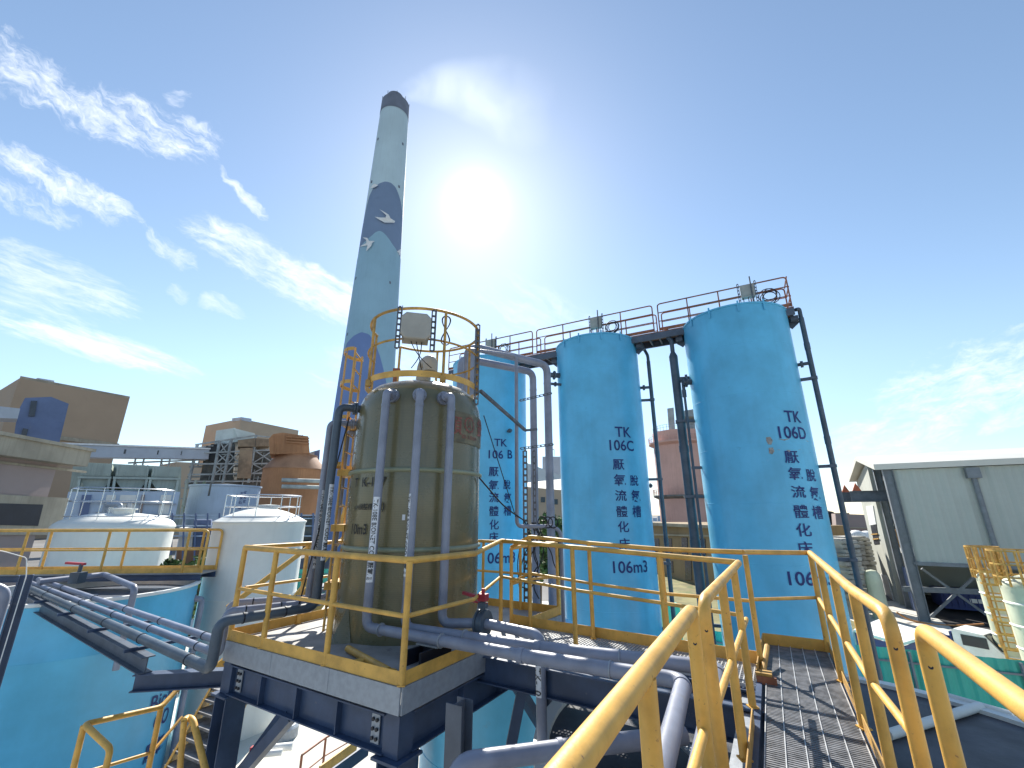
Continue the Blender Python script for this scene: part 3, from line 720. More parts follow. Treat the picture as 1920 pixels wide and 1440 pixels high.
# ------------------------------------------------------------------ smoke drifting from the chimney
def smoke():
    a = V(CH.x, CH.y, 87); me = MB()
    path = [a + V(0, 0, 0), a + V(3.5, .5, 3.2), a + V(9, 1.5, 5.0), a + V(17, 3, 5.0), a + V(26, 5, 3.5), a + V(35, 7, 4)]
    rs = [1.2, 3.2, 5.5, 8, 10.5, 9]
    me.tube(path, rs, 20)
    o = make('smoke_plume', me, M['white'])
    o['kind'] = 'stuff'
    m = bpy.data.materials.new('thin_white_smoke'); m.use_nodes = True; nt = m.node_tree
    for n in list(nt.nodes): nt.nodes.remove(n)
    out = nt.nodes.new('ShaderNodeOutputMaterial'); pv = nt.nodes.new('ShaderNodeVolumePrincipled')
    pv.inputs['Color'].default_value = (.95, .97, 1, 1); pv.inputs['Anisotropy'].default_value = .35
    tcn = nt.nodes.new('ShaderNodeTexCoord')
    def nd(t_, **k):
        q = nt.nodes.new(t_)
        for x, y in k.items(): setattr(q, x, y)
        return q
    nz = nd('ShaderNodeTexNoise'); nz.inputs['Scale'].default_value = .11; nz.inputs['Detail'].default_value = 5; nz.inputs['Roughness'].default_value = .6; nz.inputs['Distortion'].default_value = .6
    nt.links.new(tcn.outputs['Object'], nz.inputs['Vector'])
    # falloff from the plume's centre line, measured in world metres
    sep = nd('ShaderNodeSeparateXYZ'); nt.links.new(tcn.outputs['Object'], sep.inputs[0])
    def mth(op, x, y=None):
        q = nd('ShaderNodeMath', operation=op)
        for i, z in enumerate((x, y)):
            if z is None: continue
            if isinstance(z, (int, float)): q.inputs[i].default_value = z
            else: nt.links.new(z, q.inputs[i])
        return q.outputs[0]
    def curve(vals, x):
        c = nd('ShaderNodeFloatCurve'); cm = c.mapping.curves[0]
        for i, (px, py) in enumerate(vals):
            if i < 2: cm.points[i].location = (px, py)
            else: cm.points.new(px, py)
        c.mapping.update(); nt.links.new(x, c.inputs['Value']); return c.outputs[0]
    xr = mth('DIVIDE', mth('SUBTRACT', sep.outputs[0], a.x), 36.0)
    cz = mth('ADD', mth('MULTIPLY', curve(sorted([((p.x - a.x) / 36, (p.z - a.z) / 10) for p in path]), xr), 10), a.z)
    cy = mth('ADD', mth('MULTIPLY', xr, 7.2), a.y)
    rr = mth('MULTIPLY', curve(sorted([((p.x - a.x) / 36, r / 12) for p, r in zip(path, rs)]), xr), 12 * .92)
    dz = mth('SUBTRACT', sep.outputs[2], cz); dy = mth('SUBTRACT', sep.outputs[1], cy)
    q = mth('DIVIDE', mth('ADD', mth('MULTIPLY', dz, dz), mth('MULTIPLY', dy, dy)), mth('MULTIPLY', rr, rr))
    fall = mth('MAXIMUM', mth('SUBTRACT', 1.0, q), 0.0)
    mr = nd('ShaderNodeMapRange', interpolation_type='SMOOTHSTEP'); nt.links.new(nz.outputs['Fac'], mr.inputs[0]); mr.inputs[1].default_value = .25; mr.inputs[2].default_value = .85
    along = curve([(0, 1), (1, 0), (.07, .8), (.2, .42), (.5, .24)], xr)
    den_ = mth('MULTIPLY', mth('MULTIPLY', mth('MULTIPLY', fall, mr.outputs[0]), along), SMOKE_DENSITY)
    nt.links.new(den_, pv.inputs['Density']); nt.links.new(pv.outputs[0], out.inputs['Volume'])
    o.data.materials.clear(); o.data.materials.append(m)
SMOKE_DENSITY = .17
smoke()
# ------------------------------------------------------------------ railings
def railing(label, tops, posts, mids=(.52,), base=DK, toe=None, r=.031, rp=.028, rm=.021, mt='yellow', group=None, ends=(False, False), bend=.06, seg=12, midpts=None):
    """a guard railing: bent top rail, mid rails, single posts and a toe board"""
    c = sum(tops, V(0, 0, 0)) / len(tops)
    t = thing('guard_railing', (c.x, c.y, base), label, 'railing', group)
    pts = list(tops)
    if ends[0]: pts = [V(tops[0].x, tops[0].y, base)] + pts
    if ends[1]: pts = pts + [V(tops[-1].x, tops[-1].y, base)]
    make('top_rail', MB().pipe(pts, r, bend, seg), M[mt], t)
    for dz in mids:
        q = midpts or tops
        make('mid_rail', MB().pipe([p - V(0, 0, dz) for p in q], rm, bend, seg), M[mt], t)
    for p in posts:
        m = MB(); m.tube([V(p.x, p.y, base), V(p.x, p.y, p.z - r * .3)], rp, seg)
        m.box(p.x - .038, p.y - .038, base + .001, p.x + .038, p.y + .038, base + .011)
        make('post', m, M[mt], t)
    if toe:
        m = MB()
        for a, b in zip(toe[:-1], toe[1:]): m.bar(V(a.x, a.y, base + .062), V(b.x, b.y, base + .062), .008, .124)
        make('toe_board', m, M[mt], t)
    return t
# ------------------------------------------------------------------ platform under the olive tank
NC = V(-1.05, 4.73, 0); AX = V(-.858, .513, 0).normalized(); BX = V(.513, .858, 0).normalized()
LA, LB = 3.16, 3.62
def PP(a, b, z=0): return NC + AX * a + BX * b + V(0, 0, z)
pt = thing('tank_platform', PP(LA / 2, LB / 2, G), 'square raised steel platform on dark blue columns carrying the olive fibreglass tank', 'platform')
m = MB(); m.prism([PP(0.02, 0.02), PP(.02, LB - .02), PP(LA - .02, LB - .02), PP(LA - .02, .02)], DK - .05, DK)
make('deck', m, M['deck'], pt)
e_ = .012
for (a, b) in ((PP(0, 0), PP(LA, 0)), (PP(0, 0), PP(0, LB)), (PP(LA, 0), PP(LA, LB)), (PP(0, LB), PP(LA, LB))):
    d = (b - a).normalized(); sh = d * .011
    m = MB(); m.bar(a + V(0, 0, DK - .118) + sh, b + V(0, 0, DK - .118) - sh, .02, .23)
    L = (b - a).length
    for k in (1, 2): m.bar(a + d * (L * k / 3) + V(0, 0, DK - .232), a + d * (L * k / 3) + V(0, 0, DK - .004), .026, .012, d)
    make('edge_band', m, M['galv'], pt)
zb = DK - .25 - .17
for (a, b) in ((PP(.2, .08), PP(LA - .2, .08)), (PP(.08, .2), PP(.08, LB - .2)), (PP(LA - .08, .2), PP(LA - .08, LB - .2)), (PP(.2, LB - .08), PP(LA - .2, LB - .08)), (PP(LA / 2, .25), PP(LA / 2, LB - .25)), (PP(.25, LB / 2), PP(LA - .25, LB / 2))):
    m = MB(); m.hbeam(a + V(0, 0, zb), b + V(0, 0, zb), .17, .33)
    d = (b - a); L = d.length; d.normalize()
    for k in range(1, 4):
        m.bar(a + d * (L * k / 4) + V(0, 0, zb - .15), a + d * (L * k / 4) + V(0, 0, zb + .15), .012, .15, d.cross(V(0, 0, 1)))
    make('beam', m, M['navy'], pt)
for (a, b) in ((.12, .12), (LA - .12, .12), (.12, LB - .12), (LA - .12, LB - .12)):
    c = PP(a, b); m = MB(); m.hbeam(c + V(0, 0, G), c + V(0, 0, DK - .62), .26, .26, .018, AX)
    m.obox(c + V(0, 0, DK - .605), AX, BX, (0, 0, 1), .17, .17, .012); m.obox(c + V(0, 0, G + .012), AX, BX, (0, 0, 1), .2, .2, .012)
    m.obox(c + V(0, 0, DK - .42), AX, BX, (0, 0, 1), .1, .1, .17)
    make('column', m, M['navy'], pt)
for a in (.36, LA - .36):
    c = PP(a, -.004 + .06, zb); m = MB(); m.obox(c, AX, BX, (0, 0, 1), .055, .006, .12)
    pl = make('splice_plate', m, M['galv'], pt)
    for i in (-1, 1):
        for k in (-1, 0, 1):
            m = MB(); q = c + AX * .027 * i + V(0, 0, .078 * k) - BX * .006; m.tube([q, q - BX * .02], .017, 6)
            make('bolt', m, M['dark'], pl)
for (a0, b0, a1, b1) in ((LA - .2, .12, LA - 1.4, .12), (.14, LB - .2, .14, LB - 1.3), (LA - .12, .3, LA - .12, 1.4)):
    m = MB(); m.bar(PP(a0, b0, DK - 1.7), PP(a1, b1, DK - .6), .12, .12); make('knee_brace', m, M['navy'], pt)

# railings of the platform
ZT = -.46
def top(a, b, z=ZT): return PP(a, b, z)
A_ = PP(.03, 1.19, -.475)
N1 = V(-.17, 7.16, -.40); N3 = V(.80, 6.07, -.42); N4 = V(1.76, 5.49, -.47); NE = V(2.43, 5.0, -.50)
railing('yellow guard railing along the two near edges of the olive tank platform',
        [top(LA - .03, .03, -.445), top(.03, .03), A_], [top(LA - .03, .03, -.445), top(LA - .78, .03, -.45), top(1.17, .03, -.455), top(.03, .03)],
        toe=[PP(LA - .01, .01), PP(.01, .01), PP(.01, 1.55)], r=.036, rp=.034, rm=.024)
railing('yellow guard railing on the platform edge at left, toward the plain white dome tank',
        [top(LA - .03, .03, -.447) + BX * .09, top(LA - .03, LB - .03, -.45)], [top(LA - .03, 1.0), top(LA - .03, 2.0), top(LA - .03, LB - .03)],
        toe=[PP(LA - .01, .02), PP(LA - .01, LB - .02)], r=.032, rp=.03)
railing('yellow guard railing on the back platform edge, in front of tank TK 106B',
        [top(1.7, LB - .03, -.49), top(.03, LB - .03, -.485), V(.22, 7.55, -.50), V(0, 7.27, -.52)], [top(1.55, LB - .03), top(.75, LB - .03), top(.03, LB - .03)],
        toe=[PP(2.2, LB - .01), PP(.01, LB - .01), V(.30, 7.10, 0)], r=.028, rp=.026)
# link corridor between the platform and the walkway
lk = thing('link_walkway', V(1.3, 6.0, DK), 'narrow grated link walkway between the olive tank platform and the long walkway', 'walkway')
pA, pB, pC, pD = V(.27, 7.06, 0), V(2.74, 5.42, 0), V(2.36, 4.78, 0), V(-.12, 6.55, 0)
m = MB(); dl = (pB - pA).normalized(); nl = V(-dl.y, dl.x, 0)
for k in range(13):
    f = k / 12; m.bar(lerp(pA, pD, f) + V(0, 0, DK - .015), lerp(pB, pC, f) + V(0, 0, DK - .015), .006, .03)
for k in range(75):
    f = k / 74; m.bar(lerp(pA, pB, f) + V(0, 0, DK - .012), lerp(pD, pC, f) + V(0, 0, DK - .012), .010, .022)
make('grating', m, M['gratebar'], lk)
for (a, b) in ((pA, pB), (pD, pC)):
    m = MB(); m.hbeam(a + V(0, 0, DK - .17), b + V(0, 0, DK - .17), .12, .26); make('beam', m, M['navy'], lk)
m = MB(); m.hbeam(V(-.43, 6.0, DK - .20), V(2.3, 4.35, DK - .20), .14, .28); make('beam', m, M['navy'], lk)
railing('yellow guard railing on the near side of the link walkway, running behind the grey pipes', [A_ + V(0, 0, .0), N1, N3, N4, NE], [N1, N3, N4], r=.030, rp=.030, rm=.021)
F2 = V(1.08, 6.40, -.39); FE = V(2.72, 5.40, -.43); F1_ = V(1.90, 5.86, -.43); N2 = V(.27, 7.03, -.335); F0 = V(-.01, 7.26, -.505)
railing('far yellow guard railing of the link walkway, in front of tank TK 106C', [F0, N2, F2, F1_, FE], [F0, N2, F2, F1_], toe=[F0, N2, FE], r=.028, rp=.028, rm=.019)

# ------------------------------------------------------------------ long walkway
D1 = V(.5, .866, 0); T1 = V(.866, -.5, 0)
def WP(s, t, z=DK): return D1 * s + T1 * t + V(0, 0, z)
wk = thing('walkway', WP(3, 0), 'long grated steel walkway between yellow handrails leading to tank TK 106D', 'walkway')
m = MB()
for k in range(6): m.bar(WP(-1.0, -.27 + k * .126, DK - .014), WP(6.98, -.27 + k * .126, DK - .014), .007, .032)
make('bearing_bar', m, M['gratebar'], wk)
m = MB()
for k in range(266): m.bar(WP(-1.0 + k * .03, -.275, DK - .016), WP(-1.0 + k * .03, .37, DK - .016), .015, .02)
make('grating', m, M['grate'], wk)
for t_ in (-.33, .405):
    m = MB(); m.bar(WP(-1, t_, DK - .13), WP(7.0, t_, DK - .13), .05, .26); make('side_beam', m, M['navy'], wk)
m = MB(); m.bar(WP(-1, .395, DK + .05), WP(7.0, .385, DK + .05), .008, .12); make('toe_board', m, M['yellow_dirty'], wk)
m = MB(); m.bar(WP(-1, -.36, DK + .05), WP(4.4, -.345, DK + .05), .008, .12); make('toe_board', m, M['yellow_dirty'], wk)
m = MB(); m.bar(WP(6.99, -.30, DK + .05), WP(6.99, .39, DK + .05), .008, .13); make('toe_board', m, M['yellow'], wk)
m = MB(); m.bar(WP(-1, -.50, DK - .10), WP(5.5, -.42, DK - .10), .12, .02); make('flange', m, M['galv'], wk)
for s in (.6, 2.3, 4.0, 5.7):
    m = MB(); m.bar(WP(s, -1.0, DK - .36), WP(s, .40, DK - .36), .07, .10); make('cross_beam', m, M['galv'], wk)
m = MB(); m.tube([WP(5.55, -.30, DK + .02), WP(6.15, -.24, DK + .16)], .028, 10); m.obox(WP(5.5, -.28, DK + .03), D1, T1, (0, 0, 1), .06, .07, .05)
m.bar(WP(5.5, -.335, DK + .06), WP(6.9, -.30, DK + .06), .01, .14)
make('gate_stop', m, M['yellow_dirty'], wk)
m = MB(); m.obox(WP(5.46, -.26, DK + .02), D1, T1, (0, 0, 1), .035, .085, .035); make('hinge', m, M['rustrail'], wk)
ZR = -.48
kw = dict(r=.034, rp=.031, rm=.022, seg=18)
railing('right yellow railing of the long walkway, farther section, ending at tank TK 106D',
        [WP(3.0, .44, ZR), WP(3.8, .40, ZR), WP(6.95, .375, ZR + .005)], [WP(3.75, .40, ZR), WP(4.75, .39, ZR), WP(5.85, .38, ZR), WP(6.95, .375, ZR)], ends=(True, False), bend=.12, **kw)
railing('near yellow railing on the right side of the long walkway, closest to the viewer',
        [WP(-1.2, .50, ZR), WP(2.73, .505, ZR)], [WP(1.6, .505, ZR), WP(.4, .5, ZR), WP(-.9, .5, ZR)], ends=(False, True), bend=.12, **kw)
railing('left yellow railing of the long walkway, farther section, meeting the link walkway',
        [WP(2.90, -.405, ZR), WP(5.30, -.355, ZR - .005)], [WP(3.80, -.385, ZR), WP(4.75, -.365, ZR)], ends=(True, False), bend=.12, **kw)
railing('left yellow railing of the long walkway, nearest and biggest handrail in view',
        [WP(-1.2, -.40, ZR), WP(2.60, -.425, ZR)], [WP(1.55, -.41, ZR), WP(.2, -.40, ZR)], ends=(False, True), bend=.05, **kw)
railing('short yellow railing across the far end of the long walkway, against tank TK 106D', [FE, WP(6.2, -.33, -.44), WP(6.99, .375, ZR + .005)],
        [WP(5.85, -.31, -.44)], r=.028, rp=.028, rm=.019)

for lab_, (s_, t_) in (('left yellow railing of the long walkway, nearest and biggest handrail in view', (2.60, -.425)), ('left yellow railing of the long walkway, farther section, meeting the link walkway', (2.90, -.405)),
                       ('near yellow railing on the right side of the long walkway, closest to the viewer', (2.73, .505)), ('right yellow railing of the long walkway, farther section, ending at tank TK 106D', (3.0, .44))):
    o = [x for x in COL.objects if x.get('label') == lab_][0]; q = WP(s_, t_, ZR - .15); dv = V(-q.x, -q.y, -q.z).normalized()
    make('drain_hole', MB().tube([q + dv * .028, q + dv * .0345], .009, 10), M['dark'], o)
# ------------------------------------------------------------------ open tank under the walkway
OC = V(3.17, 5.13, G); OR = 2.93
ot = thing('open_tank', OC, 'wide round open tank with a pale rim and dark contents, below the long walkway', 'tank')
make('wall', MB().lathe([(OR, G), (OR, -2.34), (OR - .03, -2.34), (OR - .03, G)], OC, 96), M['white'], ot)
make('rim', MB().lathe([(OR + .03, -2.36), (OR + .03, -2.30), (OR - .13, -2.30), (OR - .13, -2.36), (OR + .03, -2.36)], OC, 96), M['white'], ot)
m = MB(); m.lathe([(OR - .1, -2.345), (2.0, -2.345), (1.0, -2.345), (0, -2.345)], OC, 96); m.f = [tuple(reversed(f)) for f in m.f]
make('contents', m, M['roofdark'], ot)
m = MB(); m.tube([PZ(1665, 1378, -2.3), PZ(1838, 1324, -2.3)], .05, 12); make('feed_pipe', m, M['white'], ot)
m = MB(); m.tube([PZ(1765, 1301, -2.3), PZ(1900, 1340, -2.3)], .035, 12); make('feed_pipe', m, M['white'], ot)
m = MB(); m.bar(PZ(1215, 1335, -2.2), PZ(1330, 1440, -2.2), .10, .03); make('brace', m, M['galv'], ot)

# ------------------------------------------------------------------ olive fibreglass tank
TP = V(-1.55, 7.1, 0); RT = 1.02
ft = thing('fibreglass_tank', (TP.x, TP.y, DK), 'olive brown fibreglass tank lettered TK-107 standing on the raised platform', 'tank')
make('shell', MB().lathe([(RT + .02, DK + .001), (RT + .015, DK + .1), (RT, DK + .3), (RT - .005, 0), (RT - .01, 1.52), (RT - .03, 1.66), (RT - .08, 1.80), (RT - .15, 1.90), (RT - .24, 1.98), (RT - .5, 2.08), (0, 2.14)], TP, 128), M['frp'], ft, 60)
for z in (.60, -.46):
    make('hoop', MB().lathe([(RT - .01, z - .035), (RT + .03, z - .02), (RT + .035, z), (RT + .03, z + .02), (RT - .01, z + .035)], TP, 96), M['frp_hoop'], ft, 60)
for row in [('T', 's', 669, 905, 17, .75), ('K-107', 's', 700, 903, 18, .95), ('pH調整槽', cj, 681, 951, 14, .95), ('(2)', 's', 713, 951, 19, .9), ('10m3', 's', 673, 992, 20, .8)]: m = MB(); tank_text(m, TP.x, TP.y, RT + .005, [row], .006); make('lettering', m, M['blackprint'], ft)
m = MB()
th0, z0, _ = cyl_hit(852, 800, TP.x, TP.y, RT); th1, z1, _ = cyl_hit(901, 830, TP.x, TP.y, RT)
_, za, _ = cyl_hit(875, 775, TP.x, TP.y, RT); _, zc, _ = cyl_hit(875, 832, TP.x, TP.y, RT)
vs = []; n = 10
for k in range(n + 1):
    th = lerp(th0, th1, k / n)
    for z in (zc, za): vs.append((TP.x + (RT + .004) * math.sin(th), TP.y + (RT + .004) * math.cos(th), z))
m.add(vs, [(2 * k, 2 * k + 1, 2 * k + 3, 2 * k + 2) for k in range(n)], True)
make('sign_panel', m, M['redpanel'], ft, 80)
for row in [('順', cj, 853, 797, 34, .9), ('鋼', cj, 900, 806, 34, 1.5), ('02-233339', 'f', 881, 821, 7, 1.15)]: m = MB(); tank_text(m, TP.x, TP.y, RT, [row], .008); make('lettering', m, M['redprint'], ft)
m = MB()
th, z, _ = cyl_hit(880, 797, TP.x, TP.y, RT)
def ring2d(r0, r1, n=32): return [[(r0 * math.cos(a), r0 * math.sin(a)), (r1 * math.cos(a), r1 * math.sin(a)), (r1 * math.cos(b), r1 * math.sin(b)), (r0 * math.cos(b), r0 * math.sin(b))] for a, b in [(2 * PI * i / n, 2 * PI * (i + 1) / n) for i in range(n)]]
gear = ring2d(.72, .84) + [[(math.cos(a - .13) * .84, math.sin(a - .13) * .84), (math.cos(a - .08) * 1.0, math.sin(a - .08) * 1.0), (math.cos(a + .08) * 1.0, math.sin(a + .08) * 1.0), (math.cos(a + .13) * .84, math.sin(a + .13) * .84)] for a in [2 * PI * i / 14 for i in range(14)]]
gear += [[(a * .55 - .06, b * .9 + .16) for a, b in p] for p in ring2d(.34, .46, 20)] + [seg_poly((.08, -.1), (.34, -.42), .12), seg_poly((-.10, -.15), (-.36, -.38), .12)]
o_ = len(m.f); put(m, gear, lambda a, b, l: cyl_fn(TP.x, TP.y, RT, th, z, .008)(-a, b, l), .135, .135)
m.f = m.f[:o_] + [tuple(reversed(f)) for f in m.f[o_:]]
make('company_mark', m, M['redprint'], ft)
m = MB(); th, z, _ = cyl_hit(757, 970, TP.x, TP.y, RT)
put(m, [[(-.02, -.037), (.02, -.037), (.02, .037), (-.02, .037)]], cyl_fn(TP.x, TP.y, RT, th, z, .006), 1, 1); make('sticker', m, M['label'], ft)
for (u, v) in ((648, 1190),):                # foot gusset
    th, z, _ = cyl_hit(u, v, TP.x, TP.y, RT); d = V(math.sin(th), math.cos(th), 0); s_ = V(d.y, -d.x, 0)
    a = TP + d * RT; m = MB()
    m.add([a + V(0, 0, DK + .42), a + d * .02 + s_ * .16 + V(0, 0, DK + .002), a + d * .22 + V(0, 0, DK + .002), a + d * .02 - s_ * .16 + V(0, 0, DK + .002)], [(0, 1, 2), (0, 2, 3), (1, 3, 2), (0, 3, 1)])
    make('foot_gusset', m, M['frp'], ft)
def flange(at, d, r, name='flange', ln=.16, mt='pvc'):
    m = MB(); m.tube([at, at + d * ln], r * 1.02, 16); m.tube([at + d * .03, at + d * .055], r * 1.55, 20); m.tube([at + d * .06, at + d * .085], r * 1.55, 20)
    s1 = V(-d.y, d.x, 0).normalized(); u_ = s1.cross(d)
    for k in range(8):
        a = k * PI / 4 + .2; q = at + d * .015 + (s1 * math.cos(a) + u_ * math.sin(a)) * r * 1.32; m.tube([q, q + d * .085], .012, 6)
    return make(name, m, M[mt], ft)
# top fittings
m = MB(); c = PD(795, 690, 7.4); c.z = 2.10
m.tube([c, c + V(0, 0, .22)], .13, 18); m.pipe([c + V(0, 0, .2), c + V(0, 0, .46), c + V(.16, -.22, .46), c + V(.16, -.22, .26)], .125, .16, 18)
make('vent_cowl', m, M['beige'], ft)
m = MB(); c = PD(742, 690, 7.5); c.z = 2.1; m.tube([c, c + V(0, 0, .34)], .035, 10); m.obox(c + V(.02, 0, .36), (1, 0, 0), (0, 1, 0), (0, 0, 1), .06, .03, .025); m.tube([c + V(0, 0, .1), c + V(.1, 0, .1)], .03, 8)
make('valve_post', m, M['rustrail'], ft)
# round guard on top
gr = thing('guard_ring', (TP.x, TP.y, 2.0), 'round weathered yellow guard ring on top of the olive fibreglass tank', 'railing')
RG = .945
def circ(R, z, a0, a1, n=48): return [V(TP.x + R * math.sin(rad(lerp(a0, a1, k / n))), TP.y + R * math.cos(rad(lerp(a0, a1, k / n))), z) for k in range(n + 1)]
faz = math.degrees(math.atan2(-TP.x, -TP.y))      # toward the camera
GA, GB = faz + 112, faz + 112 - 322               # gap on the left at the ladder
make('toe_ring', MB().lathe([(RG, 2.0), (RG, 2.10), (RG - .008, 2.10), (RG - .008, 2.0), (RG, 2.0)], TP, 72), M['yellow'], gr)
make('top_rail', MB().tube(circ(RG, 3.14, GA, GB, 64), .024, 10), M['yellow_dirty'], gr)
make('mid_rail', MB().tube(circ(RG, 2.62, GA, GB, 64), .018, 8), M['yellow_dirty'], gr)
for da in (112, 62, -18, -70, -118, -165, -210):
    p = circ(RG + .012, 0, faz + da, faz + da, 1)[0]; m = MB(); m.tube([V(p.x, p.y, 1.93), V(p.x, p.y, 3.14)], .023, 10); m.obox(V(p.x, p.y, 1.99), (1, 0, 0), (0, 1, 0), (0, 0, 1), .04, .04, .05)
    make('post', m, M['yellow_dirty'], gr)
m = MB(); p = circ(RG + .03, 0, faz - 66, faz - 66, 1)[0]; m.perf(V(p.x, p.y, 1.75), V(p.x, p.y, 3.2), .075, (1, .3, 0), .1); make('perforated_angle', m, M['perf'], gr)
# ladder with a cage on the left of the tank
ld = thing('caged_ladder', (TP.x - 1.2, TP.y, DK), 'yellow caged ladder up the left side of the olive fibreglass tank', 'ladder')
la = faz + 98; ldd = V(math.sin(rad(la)), math.cos(rad(la)), 0); lds = V(ldd.y, -ldd.x, 0)
for sg in (-1, 1):
    q = TP + ldd * (RT + .12) + lds * .22 * sg
    m = MB(); m.bar(V(q.x, q.y, DK), V(q.x, q.y, 2.72), .05, .022, ldd); make('stile', m, M['yellow'], ld)
for k in range(15):
    q = TP + ldd * (RT + .12) + V(0, 0, DK + .3 + k * .28); m = MB(); m.tube([q - lds * .22, q + lds * .22], .014, 8); make('rung', m, M['yellow'], ld)
for z in (.75, 1.50, 2.10, 2.68):
    m = MB(); q = TP + ldd * (RT + .12)
    pts = [q + ldd * (.24 * math.sin(PI * k / 12)) - lds * .30 * math.cos(PI * k / 12) + V(0, 0, z) for k in range(13)]
    for a, b in zip(pts[:-1], pts[1:]): m.bar(a, b, .008, .06)
    make('cage_hoop', m, M['yellow'], ld)
for k in (2, 6, 10):
    q = TP + ldd * (RT + .14 + .20 * math.sin(PI * k / 12)) - lds * .30 * math.cos(PI * k / 12); m = MB(); m.bar(V(q.x, q.y, .75), V(q.x, q.y, 2.70), .03, .008, ldd); make('cage_strip', m, M['yellow'], ld)
for z in (-1.0, -.2, .62, 1.4):
    m = MB(); q = TP + ldd * (RT + .08) + V(0, 0, z)
    m.obox(q, ldd, lds, (0, 0, 1), .1, .24, .05); make('standoff', m, M['yellow'], ld)
# control box on perforated angles
cb = thing('control_box', PD(780, 600, 6.35), 'large eight-sided grey control box on perforated angles on the guard ring of the olive tank', 'control box')
o = PD(780, 614, 6.25); fx = V(math.cos(rad(faz + 180 - 0)), 0, 0)
dv = V(-o.x, -o.y, 0).normalized(); sx = V(-dv.y, dv.x, 0) * -1
cz = o.z
def oct_(c, hw, hh, ch): return [(-hw + ch, -hh), (hw - ch, -hh), (hw, -hh + ch), (hw, hh - ch), (hw - ch, hh), (-hw + ch, hh), (-hw, hh - ch), (-hw, -hh + ch)]
m = MB(); P2 = oct_(o, .225, .215, .07); q2 = [(a * .92, b * .92) for a, b in P2]
vs = [o + sx * a + V(0, 0, b) for a, b in P2] + [o + dv * .07 + sx * a + V(0, 0, b) for a, b in P2] + [o + dv * .085 + sx * a + V(0, 0, b) for a, b in q2]
m.add(vs, [tuple(range(8))] + [(i, (i + 1) % 8, 8 + (i + 1) % 8, 8 + i) for i in range(8)] + [(8 + i, 8 + (i + 1) % 8, 16 + (i + 1) % 8, 16 + i) for i in range(8)] + [tuple(range(16, 24))])
m.obox(o - dv * .12, sx, dv, (0, 0, 1), .2, .12, .19)
make('cabinet', m, M['beige'], cb)
for sg in (-1, 1):
    m = MB(); q = o + sx * (.262 * sg) - dv * .02
    m.perf(V(q.x, q.y, cz - .36), V(q.x, q.y, cz + .33), .075, sx, .09); make('perforated_angle', m, M['perf'], cb)
m = MB()
for k, (u, v) in enumerate(((771, 690), (790, 693), (809, 690))):
    a = o + sx * (-.1 + .08 * k) + V(0, 0, -.2) - dv * .1; b = PD(u, v, 6.9); m.tube([lerp(a, b, f / 8) + sx * .05 * math.sin(f / 8 * PI) * (k - 1) for f in range(9)], .008, 6, False)
make('cable', m, M['black'], cb)
m = MB()
for k in range(2):
    c0 = PD(836, 620, 6.6); pts = []
    for q in range(33):
        a = 2 * PI * q / 32; pts.append(c0 + sx * (.085 + .012 * k) * math.sin(2 * a) * (1 if q < 40 else 1) * .75 + V(0, 0, .26 * math.cos(a) + .0) + dv * .01 * k)
    m.tube(pts, .008, 6, False)
tag(make('coiled_cable', m, M['black']), 'thin black cable looped over the guard ring of the olive tank', 'cable')

# ------------------------------------------------------------------ pipes of the olive tank
def labelled(m_parent, ax, az_to, z0, z1, r, text, face, fh=.075, half=62, mode='f'):
    """white film wrapped round a vertical pipe with the text running down it"""
    m = MB(); n = 12; vs = []
    for k in range(n + 1):
        th = face + rad(lerp(-half, half, k / n))
        for z in (z0, z1): vs.append((ax.x + (r + .0025) * math.sin(th), ax.y + (r + .0025) * math.cos(th), z))
    m.add(vs, [(2 * k, 2 * k + 1, 2 * k + 3, 2 * k + 2) for k in range(n)], True)
    f = make('label', m, M['label'], m_parent, 80)
    pol, wd = layout(text, mode); m = MB(); h = min(fh, (z1 - z0) * .94 / wd)
    put(m, pol, lambda a, b, l: cyl_fn(ax.x, ax.y, r, face, (z0 + z1) / 2, .004)(-a, b, l), h, h, rot=-PI / 2)
    m.f = [tuple(reversed(q)) for q in m.f]
    make('lettering', m, M['blackprint'], f)
ZP = -1.33
RP = .057
def toward(p): return math.atan2(-p.x, -p.y)
grpP = 'grey pipes dropping down the front of the olive tank'
def front_pipe(ufl, vfl, azp, dist, lower, label, lab=None, text='', fo=0, big=None):
    th, z, _ = cyl_hit(ufl, vfl, TP.x, TP.y, RT - .03); d = V(math.sin(th), math.cos(th), 0); a = TP + d * (RT - .05) + V(0, 0, z)
    flange(a, d, .066)
    p = AZ(azp, dist); t = thing('process_pipe', (p.x, p.y, DK), label, 'pipe', grpP)
    m = MB(); zt = z
    out = a + d * .18
    m.pipe([out - d * .05, V(p.x, p.y, zt), V(p.x, p.y, ZP)] + lower, RP, .12, 18)
    for zz in (zt - .2, ZP + .18): m.tube([V(p.x, p.y, zz - .02), V(p.x, p.y, zz + .02)], RP + .006, 18)
    make('pipe_run', m, M['pvc'], t)
    if big: make('wide_run', MB().pipe(big, .064, .13, 18).tube([lerp(big[0], big[1], .0), lerp(big[0], big[1], .04)], .07, 18).tube([lerp(big[1], big[2], .10), lerp(big[1], big[2], .115)], .072, 18), M['pvc'], t)
    if lab: labelled(t, p, None, lab[0], lab[1], RP, text, toward(p) + rad(fo), half=lab[2])
    return t, p
p1s = [PZ(760, 1184, ZP), PZ(1297, 1272, ZP), PZ(1218, 1432, ZP), WP(-.4, -1.15, ZP)]
p1s = [V(q.x, q.y, ZP) for q in p1s]
_, z1a, _ = cyl_hit(702, 922, TP.x, TP.y, RT); 
